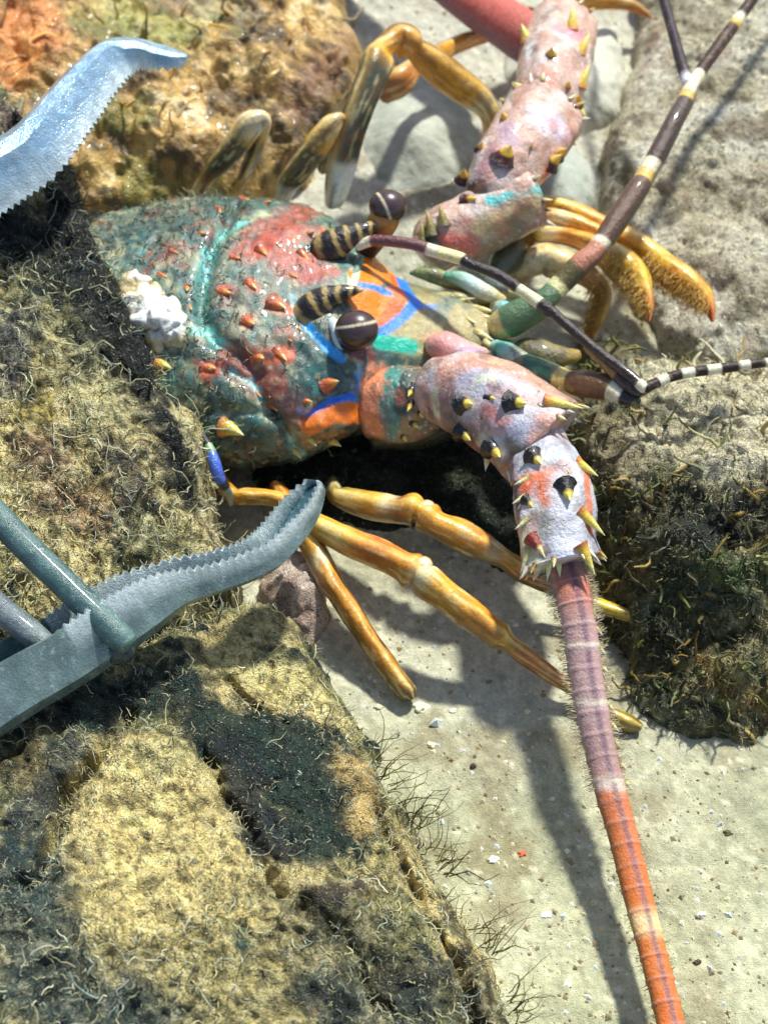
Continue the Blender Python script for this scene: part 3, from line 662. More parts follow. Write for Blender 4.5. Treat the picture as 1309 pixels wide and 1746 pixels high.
def spine_mesh(base, tip, r, n=12, m=9, bend=0.12, cols=None, collar=0.0):
    ax = tip - base; L = np.linalg.norm(ax); ax = ax / L
    u = np.cross(ax, [0.3, 0.2, 0.93]); u /= np.linalg.norm(u); v = np.cross(ax, u)
    ts = np.linspace(0, 1, m); th = np.linspace(0, 2 * math.pi, n, endpoint=False); V = []
    for t in ts:
        rr = r * max(.03, (1 - t ** 1.25)) * (1 + collar * math.exp(-(t / .12) ** 2))
        cc = base + ax * L * t + v * bend * L * t * t
        V.append(cc + rr * (np.cos(th)[:, None] * u + np.sin(th)[:, None] * v))
    V = np.vstack(V); F = ring_faces(m, n); tt = np.repeat(ts, n)
    return V, F, keyed(tt, cols)
ORS = [(0, S(150, 78, 52)), (.45, S(214, 104, 48)), (.8, S(236, 166, 80)), (1, S(246, 220, 170))]
BKY = [(0, S(14, 8, 10)), (.5, S(24, 14, 14)), (.6, S(232, 196, 60)), (.85, S(246, 226, 110)), (1, S(250, 240, 180))]
YEL = [(0, S(190, 96, 40)), (.25, S(232, 190, 70)), (.7, S(238, 226, 120)), (1, S(250, 244, 180))]
CRM = [(0, S(170, 150, 90)), (.4, S(226, 214, 140)), (1, S(250, 246, 214))]
YT = [(0, S(40, 16, 18)), (.4, S(90, 40, 26)), (.5, S(236, 180, 50)), (1, S(248, 220, 120))]
def spine(parent, bvh, px, py, dx, dy, lift, rpx, cols, zf=None, name='spine', collar=0.25):
    h, n = hit(bvh, px, py)
    if h is None:
        if zf is None: return None
        h = P(px, py, zf)
    if cols is BKY or cols is YT:
        dx, dy, lift, rpx, collar = dx * .58, dy * .58, lift * .75, rpx * 1.12, .25
    off = scr(dx, dy, lift); tip = h + off
    base = h - off / np.linalg.norm(off) * .12
    V, F, c = spine_mesh(base, tip, upx(h, rpx), cols=cols, collar=collar)
    return make(name, V, F, M_antshell, parent, c)
for px, py, dx, dy, lf, r in [(386, 498, 12, 4, .14, 13), (432, 488, 12, 3, .12, 12), (474, 520, 24, 4, .2, 15), (428, 550, 12, 4, .14, 13), (480, 606, 22, 4, .2, 14), (445, 610, 16, 4, .16, 13),
        (360, 627, 12, 2, .14, 14), (565, 652, 30, -4, .2, 15), (524, 684, 14, 0, .16, 9), (450, 430, 14, 2, .16, 12), (520, 437, 12, 2, .12, 10), (528, 398, 14, -6, .16, 11), (555, 360, 12, -6, .16, 12),
        (455, 346, 10, -4, .14, 9), (345, 398, 10, -2, .12, 8), (300, 430, 10, -2, .1, 7), (420, 340, 10, -5, .12, 8), (500, 470, 10, 0, .1, 7), (440, 672, 8, 2, .1, 6), (468, 695, 8, 2, .1, 6),
        (320, 492, 12, 2, .14, 12), (325, 525, 10, 2, .12, 9), (405, 440, 8, 0, .1, 7), (375, 360, 8, -4, .1, 7), (280, 470, 8, 0, .1, 7), (510, 560, 9, 2, .1, 7), (495, 580, 9, 2, .1, 7)]:
    spine(body, bb, px, py, dx * .55 + rng.normal() * 2, dy * .6 + rng.normal() * 2, lf * .6, r * rng.uniform(.85, 1.1), ORS)
for px, py, dx, dy, lf, r in [(392, 730, 24, 8, .16, 17), (568, 752, 14, 6, .14, 10), (612, 746, 24, 8, .16, 11), (280, 622, 14, 4, .12, 11), (530, 750, 10, 8, .12, 8), (812, 505, 26, -4, .1, 8), (822, 528, 24, 2, .1, 8), (838, 545, 24, 6, .1, 7), (820, 570, 22, 8, .1, 9), (790, 512, 18, -6, .1, 6), (836, 560, 22, 8, .1, 6), (800, 545, 14, 6, .12, 6), (775, 480, 14, -8, .12, 6), (640, 705, 12, 10, .1, 6), (505, 770, 10, 10, .12, 8)]:
    spine(body, bb, px, py, dx, dy, lf, r, CRM if px > 700 else YEL)

# banded horns over the eyes
def hornc(t, ang, V):
    b_ = .5 + .5 * np.sin(t * 46 + .8 * np.sin(ang * 2) + (fbm(V, 5, 2, 7) - .5) * 2)
    c = mixc(np.tile(S(30, 20, 16), (len(t), 1)), S(176, 146, 84), sst(.62, .8, b_))
    c = mixc(c, S(220, 206, 160), sst(.05, .0, t) * .8)
    return mixc(c, S(216, 190, 130), sst(.9, 1, t))
tube('horn', [(546, 436, 2.4, 28), (560, 424, 2.65, 30), (585, 408, 2.8, 24), (612, 396, 2.88, 17), (634, 386, 2.92, 10), (648, 380, 2.94, 3)], M_antshell, hornc, LOB, nu=70, nv=24)
tube('horn', [(530, 556, 2.2, 30), (530, 534, 2.5, 32), (548, 514, 2.68, 25), (575, 502, 2.78, 17), (600, 496, 2.82, 10), (618, 494, 2.84, 3)], M_antshell, hornc, LOB, nu=70, nv=24)

def ball(name, px, py, z, rp, mat, colf, parent, n=40, sq=(1, 1, 1)):
    c0 = P(px, py, z); r = upx(c0, rp)
    a = np.linspace(0, math.pi, n); b_ = np.linspace(0, 2 * math.pi, 2 * n, endpoint=False)
    Aa, Bb = np.meshgrid(a, b_, indexing='ij')
    d = np.stack([np.sin(Aa) * np.cos(Bb), np.sin(Aa) * np.sin(Bb), np.cos(Aa)], -1).reshape(-1, 3)
    V = c0 + d * r * np.array(sq)
    return make(name, V, ring_faces(n, 2 * n)[:, ::-1], mat, parent, colf(d, V))
def eye(px, py, z, r, axis_s, band):
    ax = scr(*axis_s); ax /= np.linalg.norm(ax)
    bd = scr(*band); bd /= np.linalg.norm(bd)
    def cf(d, V):
        c = np.tile(S(58, 34, 26), (len(d), 1))
        c = mixc(c, S(84, 66, 70), sst(.5, .9, d @ ax) * .6)
        k = d @ bd
        c = mixc(c, S(222, 206, 170), (1 - sst(.04, .09, np.abs(k - .28))) )
        return c
    e = ball('eye', px, py, z, r, M_eye, cf, LOB, sq=(1.04, .95, .92))
    return e
e1 = eye(661, 352, 3.05, 31, (.5, -.2, .6), (-70, 30, .1))
tube('eye_stalk', [(625, 425, 2.3, 20), (640, 400, 2.6, 24), (654, 376, 2.85, 26), (660, 362, 2.95, 24)], M_eye, lambda t, a, V: keyed(t, [(0, S(60, 50, 40)), (.35, S(40, 26, 24)), (.45, S(226, 196, 150)), (.55, S(36, 22, 22)), (.75, S(206, 140, 50)), (.9, S(40, 24, 24)), (1, S(60, 40, 40))]), e1, nu=40, nv=24)
e2 = eye(608, 562, 2.75, 36, (.1, .35, .8), (-15, -80, .12))
tube('eye_stalk', [(585, 585, 1.9, 22), (588, 578, 2.2, 28), (598, 570, 2.5, 31), (604, 566, 2.65, 28)], M_eye, lambda t, a, V: keyed(t, [(0, S(110, 50, 40)), (.3, S(60, 30, 26)), (.5, S(206, 200, 190)), (.6, S(214, 220, 214)), (.75, S(50, 30, 30)), (1, S(50, 30, 30))]), e2, nu=40, nv=24)
tube('eye_socket_rim', [(560, 540, 2.5, 6), (572, 558, 2.6, 11), (580, 580, 2.5, 12), (588, 602, 2.25, 6)], M_antshell, S(214, 222, 216), LOB, nu=30, nv=14)
tube('eye_socket_rim', [(556, 470, 2.5, 5), (580, 478, 2.55, 9), (602, 470, 2.5, 8), (616, 440, 2.5, 5)], M_antshell, S(120, 150, 130), LOB, nu=30, nv=14)

# ---- spiny antennae
RIMC = [[(0, S(110, 70, 50)), (.5, S(226, 206, 130)), (1, S(250, 244, 210))], [(0, S(60, 40, 34)), (.6, S(206, 160, 70)), (1, S(246, 226, 150))], [(0, S(200, 170, 150)), (1, S(250, 246, 230))]]
def painted_tube(name, pts, base_cols, strokes, parent, nu=130, nv=84, seed=3, flat=.88, disp=.035, halos=(), rim=13):
    V, F, t, ang = tube_arrays(pts, nu=nu, nv=nv, flat=flat, disp=disp, seed=seed, squar=.72, ridge=.06, rn=4, cap=.12)
    V = V + normals_of(V, F) * ((.5 - worley(V, 3.5, seed + 3)[0]) * -.04)[:, None]
    n = fbm(V, 2.4, 4, seed + 20)
    c = keyed(n, base_cols)
    b = bvh_of(V, F)
    for hx, hy, hr in halos: strokes = strokes + [([(hx, hy)], hr, S(226, 218, 216), .5, .8)]
    c = paint(V, b, c, strokes, warp=.08, wscale=5)
    dots = worley(V, 4.5, seed + 33)
    pr = worley(V, 11, seed + 36); c = mixc(c, S(240, 236, 236), (1 - sst(.2, .36, pr[0])) * (pr[2] > .45) * .5); c = mixc(c, S(90, 66, 66), (1 - sst(.08, .16, pr[0])) * (pr[2] > .7) * .8); c = mixc(c, S(206, 120, 92), sst(.56, .66, fbm(V, 3.4, 4, seed + 38)) * .45); c = mixc(c, S(120, 104, 92), sst(.6, .7, fbm(V, 4.4, 4, seed + 39)) * .55)
    c = mixc(c, S(70, 50, 60), (1 - sst(.08, .14, dots[0])) * (dots[2] > .6) * .8)
    ob = make(name, V, F, M_antshell, parent, c)
    nr = rim
    row = len(V) // nv - 7
    cen = V.reshape(-1, nv, 3).mean(1)
    axd = cen[row] - cen[row - 6]; axd /= np.linalg.norm(axd)
    for q in range(nr):
        j = int((q + .5 + rng.uniform(-.25, .25)) * nv / nr) % nv
        p0 = V.reshape(-1, nv, 3)[row, j]; out = p0 - cen[row]; out /= np.linalg.norm(out)
        a = rng.uniform(.7, 1.3)
        Vs_, Fs_, cs_ = spine_mesh(p0 - out * .03, p0 + out * .10 * a + axd * .13 * a, .05 * a, n=8, m=6, cols=RIMC[q % 3])
        make('rim_spine', Vs_, Fs_, M_antshell, ob, cs_)
    return ob, b
PKB = [(.3, S(140, 104, 92)), (.45, S(190, 152, 136)), (.58, S(208, 184, 172)), (.7, S(204, 198, 200))]
ANT = empty('antenna', P(700, 690, 1.4)); ANT.parent = LOB; ANT.matrix_parent_inverse = LOB.matrix_basis.inverted()
bpy.context.view_layer.update()
s1, sb1 = painted_tube('antenna_base', [(640, 690, 1.4, 55), (670, 690, 1.5, 62), (705, 688, 1.6, 60), (745, 682, 1.75, 50), (770, 680, 1.85, 40)],
    [(.3, S(70, 76, 56)), (.5, S(120, 104, 74)), (.7, S(176, 150, 112))],
    [([(640, 640), (636, 720)], .28, S(228, 144, 100), .4), ([(668, 635), (660, 690), (672, 735)], .16, S(70, 140, 126), .4), ([(690, 640), (684, 700)], .10, S(40, 62, 54), .5), ([(700, 720), (690, 745)], .15, S(170, 140, 96), .5)], ANT, seed=41, rim=12)
s2, sb2 = painted_tube('antenna_segment', [(742, 652, 2.0, 44), (758, 660, 2.1, 58), (800, 672, 2.2, 70), (850, 696, 2.3, 77), (893, 726, 2.3, 80), (915, 744, 2.28, 84), (926, 754, 2.25, 85)], PKB,
    [([(760, 640), (800, 615), (870, 625), (940, 670)], .26, S(214, 160, 138), .5), ([(840, 616), (880, 612)], .14, S(230, 176, 140), .5), ([(800, 660), (850, 660), (900, 690), (860, 730), (930, 700)], .30, S(204, 200, 216), .5, .9), ([(760, 680), (790, 710), (800, 740)], .3, S(150, 110, 104), .5, .8),
     ([(815, 690), (860, 715)], .12, S(206, 120, 106), .6, .8), ([(740, 670), (745, 705)], .08, S(226, 222, 180), .4), ([(815, 650), (840, 645)], .09, S(214, 214, 180), .5),
     ([(930, 720), (950, 735), (920, 750)], .2, S(222, 166, 146), .5), ([(780, 730), (840, 780), (880, 800)], .25, S(120, 92, 76), .6, .8), ([(865, 760), (890, 775)], .16, S(70, 62, 36), .5, .8), ([(830, 745), (822, 760)], .12, S(220, 206, 170), .5, .8)], ANT, seed=43, halos=[(798, 690, .26), (886, 686, .3), (843, 768, .24)])
s3, sb3 = painted_tube('antenna_segment', [(914, 745, 2.3, 44), (922, 772, 2.33, 50), (930, 795, 2.36, 58), (940, 825, 2.37, 63), (946, 870, 2.3, 66), (950, 915, 2.2, 62), (955, 945, 2.1, 64), (958, 958, 2.05, 66)],
    [(.3, S(160, 150, 156)), (.5, S(196, 196, 206)), (.7, S(220, 218, 224))],
    [([(900, 815), (930, 810), (925, 850)], .16, S(226, 124, 84), .5), ([(895, 830), (900, 860)], .12, S(238, 120, 70), .5), ([(1000, 790), (1003, 850), (1005, 900)], .10, S(224, 130, 96), .5), ([(900, 925), (905, 950)], .24, S(232, 220, 180), .5), ([(880, 820), (882, 900)], .08, S(110, 84, 70), .6),
     ([(960, 800), (955, 840)], .2, S(170, 180, 190), .6, .7), ([(915, 870), (930, 900)], .12, S(160, 166, 150), .6, .7)], ANT, seed=45, halos=[(966, 840, .24), (914, 786, .2), (903, 860, .16)])
for px, py, dx, dy, lf, r in [(794, 688, 16, -3, .22, 15), (880, 686, 24, -2, .24, 17), (793, 741, 14, 12, .2, 14), (843, 768, 14, 14, .22, 16), (838, 678, 8, 0, .1, 7), (920, 690, 6, 0, .08, 5)]:
    spine(s2, sb2, px, py, dx, dy, lf, r, BKY, zf=2.0)
for px, py, dx, dy, lf, r in [(914, 782, 12, 10, .2, 14), (966, 836, 8, 22, .24, 16), (903, 858, 8, 8, .1, 9), (913, 926, 14, 18, .18, 13), (968, 802, 3, 3, .06, 5), (958, 890, 3, 3, .05, 4)]:
    spine(s3, sb3, px, py, dx, dy, lf, r, BKY if px != 913 else [(0, S(150, 40, 20)), (.5, S(130, 40, 26)), (.6, S(226, 200, 130)), (1, S(240, 226, 170))], zf=2.0)
for px, py, dx, dy in [(948, 686, 50, 4), (1000, 795, 26, 12), (1004, 880, 34, 26), (1003, 940, 20, 34)]:
    spine(s3 if py > 700 else s2, sb3 if py > 700 else sb2, px - 8, py, dx, dy, .05, 12, YEL, zf=2.1)
for px, py, dx, dy in [(824, 788, -2, 14), (885, 820, -14, 4), (882, 850, -14, 6), (886, 892, -14, 8), (930, 962, -2, 26), (946, 962, 4, 20), (892, 950, -10, 24), (990, 962, 6, 14)]:
    spine(s3, sb3, px + 6, py, dx, dy, .03, 8, CRM, zf=2.0)
for px, py, dx, dy in [(700, 690, -8, 16), (706, 722, 14, 10), (700, 668, -6, 10), (718, 705, 8, 10), (690, 745, 6, 10)]:
    spine(s1, sb1, px, py, dx, dy, .14, 9, BKY, zf=1.9)
DKA = .25
def flagc1(t, ang, V):
    py = proj_y(V)
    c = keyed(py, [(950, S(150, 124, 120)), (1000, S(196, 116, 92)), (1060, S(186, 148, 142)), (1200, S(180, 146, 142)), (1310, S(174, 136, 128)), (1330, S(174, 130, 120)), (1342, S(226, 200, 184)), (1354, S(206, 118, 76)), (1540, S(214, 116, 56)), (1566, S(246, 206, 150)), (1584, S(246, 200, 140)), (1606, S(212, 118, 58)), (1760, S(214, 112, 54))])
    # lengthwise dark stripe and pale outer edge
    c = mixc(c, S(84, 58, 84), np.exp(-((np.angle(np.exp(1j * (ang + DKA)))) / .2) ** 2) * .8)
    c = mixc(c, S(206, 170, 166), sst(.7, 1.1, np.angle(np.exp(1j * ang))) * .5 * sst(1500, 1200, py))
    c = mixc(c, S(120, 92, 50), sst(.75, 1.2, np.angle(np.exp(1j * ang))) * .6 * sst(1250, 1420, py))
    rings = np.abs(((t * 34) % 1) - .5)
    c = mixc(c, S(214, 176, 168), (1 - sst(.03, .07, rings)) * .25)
    for yy in (1100, 1198, 1330): c = mixc(c, S(238, 226, 200), np.exp(-((py - yy) / 5) ** 2) * .6)
    return c
FL1 = [(962, 960, 2.0, 31), (972, 1000, 1.95, 31), (985, 1060, 1.8, 30), (1003, 1180, 1.45, 29), (1028, 1300, 1.15, 27), (1065, 1440, .92, 26), (1096, 1560, .82, 25), (1122, 1660, .78, 24), (1146, 1760, .74, 24), (1180, 1900, .7, 21), (1225, 2100, .66, 16), (1260, 2300, .6, 8)]
V, F, t, ang = tube_arrays(FL1, nu=400, nv=36, flat=.85, disp=.02, seed=51)
rr = np.abs(((t * 34) % 1) - .5)
V = V + normals_of(V, F) * (.018 * np.exp(-((rr) / .06) ** 2))[:, None]
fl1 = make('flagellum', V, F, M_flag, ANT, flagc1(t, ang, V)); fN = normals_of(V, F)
def hairs(parent, V, N, sel, n, ln, wd, col, curl=.25, lift=.8, name='bristles', bias=None):
    idx = rng.choice(np.where(sel)[0], n)
    o = strands(name, V[idx], N[idx], rng.uniform(ln * .4, ln, n), np.full(n, wd), col * rng.uniform(.7, 1.3, (n, 1)), M_strand, parent, K=4, curl=curl, lift=lift, bias=bias)
    return tag(o, kind='stuff')
py_ = proj_y(V)
side = np.abs(np.sin(ang)) > .9
hairs(fl1, V, fN, side & (py_ < 1350) & (py_ > 960), 900, .20, .007, S(200, 186, 150))
hairs(fl1, V, fN, side & (py_ >= 1350), 160, .14, .007, S(130, 120, 60))
for k, yy in enumerate([1012, 1040, 1068, 1100, 1132, 1165, 1198, 1232, 1265, 1298, 1330]):
    x = np.interp(yy, [960, 1060, 1180, 1300, 1440], [962, 985, 1003, 1028, 1065])
    zz = np.interp(yy, [960, 1060, 1180, 1300, 1440], [2, 1.8, 1.45, 1.15, .92])
    Vs, Fs, cs = spine_mesh(P(x + 24, yy, zz), P(x + 24, yy, zz) + scr(16, 12, .05), .06, cols=CRM)
    make('spine', Vs, Fs, M_antshell, fl1, cs)

# far antenna
ANT2 = empty('antenna', P(760, 400, 1.8)); ANT2.parent = LOB; ANT2.matrix_parent_inverse = LOB.matrix_basis.inverted()
bpy.context.view_layer.update()
PKF = [(.3, S(196, 150, 132)), (.5, S(216, 178, 158)), (.7, S(222, 202, 192))]
a1, ab1 = painted_tube('antenna_base', [(735, 430, 1.7, 40), (755, 410, 1.8, 52), (800, 388, 1.95, 54), (850, 360, 2.1, 56), (885, 342, 2.2, 56), (898, 336, 2.2, 56)], PKF,
    [([(830, 345), (870, 335), (920, 328)], .09, S(120, 220, 214), .35), ([(820, 390), (870, 375), (910, 350)], .22, S(200, 176, 130), .5), ([(780, 430), (840, 425), (880, 395)], .16, S(150, 134, 96), .6, .9), ([(750, 420), (800, 420)], .2, S(224, 116, 96), .5), ([(735, 390), (740, 420)], .12, S(64, 96, 72), .5)], ANT2, seed=55)
a2, ab2 = painted_tube('antenna_segment', [(834, 345, 2.2, 40), (845, 318, 2.4, 50), (868, 282, 2.5, 60), (895, 245, 2.5, 64), (918, 210, 2.45, 65), (926, 197, 2.4, 66)], PKF,
    [([(860, 215), (870, 240)], .18, S(196, 160, 170), .5), ([(940, 200), (960, 230), (920, 200)], .22, S(232, 212, 222), .5), ([(820, 290), (840, 250)], .12, S(190, 140, 140), .6), ([(945, 275), (930, 300)], .12, S(216, 106, 56), .5), ([(800, 325), (815, 318)], .16, S(90, 64, 50), .5)], ANT2, seed=57)
a3, ab3 = painted_tube('antenna_segment', [(918, 208, 2.35, 36), (928, 180, 2.42, 48), (938, 140, 2.45, 56), (947, 95, 2.4, 59), (954, 60, 2.3, 58), (957, 46, 2.2, 57)], PKF,
    [([(905, 165), (930, 150)], .16, S(214, 130, 110), .5), ([(905, 75), (900, 110)], .08, S(236, 226, 220), .5), ([(955, 50), (985, 60)], .14, S(236, 150, 160), .5), ([(895, 165), (910, 180), (960, 175)], .13, S(120, 92, 80), .6, .7)], ANT2, seed=59)
for px, py, dx, dy, r, par, bv in [(940, 92, 4, -18, 13, a3, ab3), (955, 165, 6, -14, 10, a3, ab3), (900, 155, 4, -16, 11, a3, ab3), (968, 146, 4, -12, 8, a3, ab3), (985, 170, 6, -14, 10, a3, ab3), (862, 262, 12, -26, 18, a2, ab2), (942, 275, 22, -22, 14, a2, ab2), (955, 260, 16, -14, 11, a2, ab2), (905, 250, 3, -6, 5, a2, ab2), (790, 300, 6, -22, 11, a2, ab2), (820, 250, 4, -12, 8, a2, ab2), (800, 340, 20, -6, 10, a1, ab1), (860, 200, -4, -14, 10, a2, ab2)]:
    spine(par, bv, px, py, dx, dy, .2, r, YT, zf=2.4)
for px, py, dx, dy in [(992, 82, 14, -28), (992, 138, 14, -30), (896, 60, -6, -22), (975, 40, 4, -34), (888, 150, -12, -12), (735, 390, -6, -34), (722, 400, -2, -24), (990, 190, 10, 8), (755, 372, -4, -24)]:
    spine(a3 if py < 200 else a1, ab3 if py < 200 else ab1, px, py, dx, dy, .05, 11, YEL if py < 200 else [(0, S(84, 80, 40)), (1, S(200, 176, 90))], zf=2.2)
def flagc2(t, ang, V):
    c = keyed(t, [(0, S(180, 96, 84)), (.2, S(206, 98, 84)), (.6, S(196, 110, 96)), (1, S(214, 100, 60))])
    return mixc(c, S(120, 110, 130), sst(.5, 1.0, -np.angle(np.exp(1j * ang))) * .7)
tube('flagellum', [(935, 78, 2.2, 40), (905, 68, 2.15, 44), (860, 40, 2.05, 42), (800, 0, 1.9, 38), (720, -60, 1.7, 32), (620, -140, 1.5, 26), (500, -240, 1.3, 18), (380, -360, 1.0, 8)], M_flag, flagc2, ANT2, nu=200, nv=30, disp=.02)

# ---- antennules
def bands(keys):
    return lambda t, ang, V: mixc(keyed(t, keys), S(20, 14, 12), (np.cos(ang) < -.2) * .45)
DKB = S(44, 30, 24); BRN = S(96, 62, 40); WHT = S(236, 224, 190); YW = S(226, 186, 90); GRN = S(92, 120, 84)
def step_keys(lst):
    out = []
    for t0, t1, c in lst: out += [(t0 + .003, c), (t1 - .003, c)]
    return out
def empt(name, loc, par):
    e = empty(name, loc); e.parent = par; e.matrix_parent_inverse = par.matrix_basis.inverted(); bpy.context.view_layer.update(); return e
N1_ = empt('antennule', P(640, 405, 2.9), LOB)
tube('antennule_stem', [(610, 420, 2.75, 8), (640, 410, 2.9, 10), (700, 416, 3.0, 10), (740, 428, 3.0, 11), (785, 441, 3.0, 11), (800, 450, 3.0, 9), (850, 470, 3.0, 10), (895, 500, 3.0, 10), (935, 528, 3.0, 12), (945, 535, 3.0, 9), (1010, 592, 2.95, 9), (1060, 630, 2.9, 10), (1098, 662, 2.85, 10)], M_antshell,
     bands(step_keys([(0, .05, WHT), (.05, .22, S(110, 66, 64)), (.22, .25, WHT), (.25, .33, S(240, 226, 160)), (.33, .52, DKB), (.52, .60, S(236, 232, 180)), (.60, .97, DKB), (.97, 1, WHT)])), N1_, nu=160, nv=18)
def banded(t, ang, V):
    s = (t * 13) % 1; w = (np.floor(t * 13) % 3) * .08
    return mixc(np.tile(S(48, 30, 24), (len(t), 1)), S(232, 222, 190), sst(.60 + .0, .66, s + w) * 1.0)
tube('antennule_whip', [(1100, 662, 2.85, 9), (1120, 652, 2.85, 9), (1160, 638, 2.85, 9), (1230, 628, 2.85, 9), (1309, 618, 2.85, 8), (1420, 612, 2.8, 7), (1560, 640, 2.7, 5), (1700, 690, 2.6, 2)], M_flag, banded, N1_, nu=160, nv=16)
tube('antennule_stem', [(1000, 590, 2.7, 8), (1040, 628, 2.75, 11), (1075, 660, 2.75, 12), (1092, 672, 2.7, 8)], M_antshell, bands(step_keys([(0, .6, S(150, 118, 60)), (.6, 1, DKB)])), N1_, nu=40, nv=16)

N2_ = empt('antennule', P(860, 560, 1.9), LOB)
def stem2(t, ang, V):
    c = keyed(t, step_keys([(0, .06, S(210, 190, 130)), (.06, .21, GRN), (.21, .24, S(220, 210, 150)), (.24, .30, S(104, 92, 50)), (.30, .38, S(196, 128, 98)), (.38, .40, WHT), (.40, .62, BRN), (.62, .66, YW), (.66, .70, WHT), (.70, .93, S(76, 50, 36)), (.93, .96, YW), (.96, 1, WHT)]))
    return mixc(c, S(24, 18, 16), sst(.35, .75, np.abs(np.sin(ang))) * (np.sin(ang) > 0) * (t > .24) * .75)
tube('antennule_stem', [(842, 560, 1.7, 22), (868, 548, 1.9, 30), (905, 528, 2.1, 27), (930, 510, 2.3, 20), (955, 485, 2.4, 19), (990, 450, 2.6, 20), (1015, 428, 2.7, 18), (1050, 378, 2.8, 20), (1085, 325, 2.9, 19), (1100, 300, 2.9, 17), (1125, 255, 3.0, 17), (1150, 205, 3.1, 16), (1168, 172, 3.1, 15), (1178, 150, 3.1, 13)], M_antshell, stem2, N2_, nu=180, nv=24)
tube('antennule_whip', [(1172, 142, 3.1, 10), (1160, 105, 3.1, 10), (1145, 50, 3.1, 9), (1130, -5, 3.1, 9), (1100, -120, 3.1, 7), (1060, -260, 3.0, 3)], M_flag, lambda t, a, V: mixc(np.tile(S(52, 36, 44), (len(t), 1)), S(220, 216, 220), sst(.05, .02, t)), N2_, nu=80, nv=14)
tube('antennule_whip', [(1176, 150, 3.1, 11), (1200, 112, 3.1, 11), (1238, 60, 3.1, 11), (1290, -12, 3.1, 9), (1380, -130, 3.1, 6), (1480, -260, 3.0, 2)], M_flag,
     lambda t, a, V: keyed(t, step_keys([(0, .06, WHT), (.06, .235, S(70, 44, 34)), (.235, .25, YW), (.25, .275, WHT), (.275, .5, S(60, 40, 34)), (.5, .53, WHT), (.53, .8, S(60, 40, 34)), (.8, .83, WHT), (.83, 1, S(60, 40, 34))])), N2_, nu=110, nv=14)
# lower stem of the near antennule: green joint with pale tufts
tube('antennule_stem', [(850, 610, 1.7, 20), (885, 625, 1.9, 26), (930, 640, 2.1, 24), (968, 652, 2.25, 20), (1000, 655, 2.4, 24), (1035, 662, 2.5, 22), (1062, 676, 2.55, 16), (1085, 686, 2.6, 10)], M_antshell,
     lambda t, a, V: mixc(keyed(t, step_keys([(0, .08, S(80, 190, 170)), (.08, .48, S(44, 96, 74)), (.48, .56, S(230, 206, 120)), (.56, .82, S(104, 72, 40)), (.82, .9, WHT), (.9, 1, S(30, 24, 26))])), S(170, 150, 90), sst(.55, .65, fbm(V, 5, 3, 9)) * .5), N1_, nu=110, nv=26, disp=.03)
b_s = bvh_of([(0, 0, -9), (1, 0, -9), (0, 1, -9)], [(0, 1, 2)])
for px, py, dx, dy, r, zz in [(975, 640, 30, -6, 10, 2.3), (965, 668, 26, 12, 10, 2.2), (985, 690, 26, 6, 9, 2.1), (1030, 664, 20, 16, 7, 2.5), (1055, 662, 14, -10, 6, 2.6), (860, 600, 26, 6, 12, 1.9), (835, 590, 20, 10, 9, 1.9), (880, 500, 24, 6, 8, 2.2)]:
    spine(N1_, b_s, px, py, dx, dy, .1, r, CRM, zf=zz)
tube('antenna_scale', [(735, 585, 2.0, 16), (752, 590, 2.1, 26), (785, 600, 2.1, 24), (820, 606, 2.0, 16), (840, 610, 1.9, 8)], M_antshell, lambda t, a, V: keyed(t, [(0, S(220, 180, 140)), (.3, S(226, 150, 146)), (.6, S(216, 170, 166)), (1, S(214, 200, 170))]), LOB, nu=60, nv=24, disp=.09)
tube('antenna_scale', [(760, 470, 1.95, 8), (790, 478, 2.0, 14), (830, 500, 2.0, 14), (858, 512, 1.9, 8)], M_antshell, lambda t, a, V: keyed(t, [(0, S(80, 160, 110)), (.5, S(196, 220, 210)), (1, S(220, 190, 110))]), LOB, nu=50, nv=20, disp=.03)
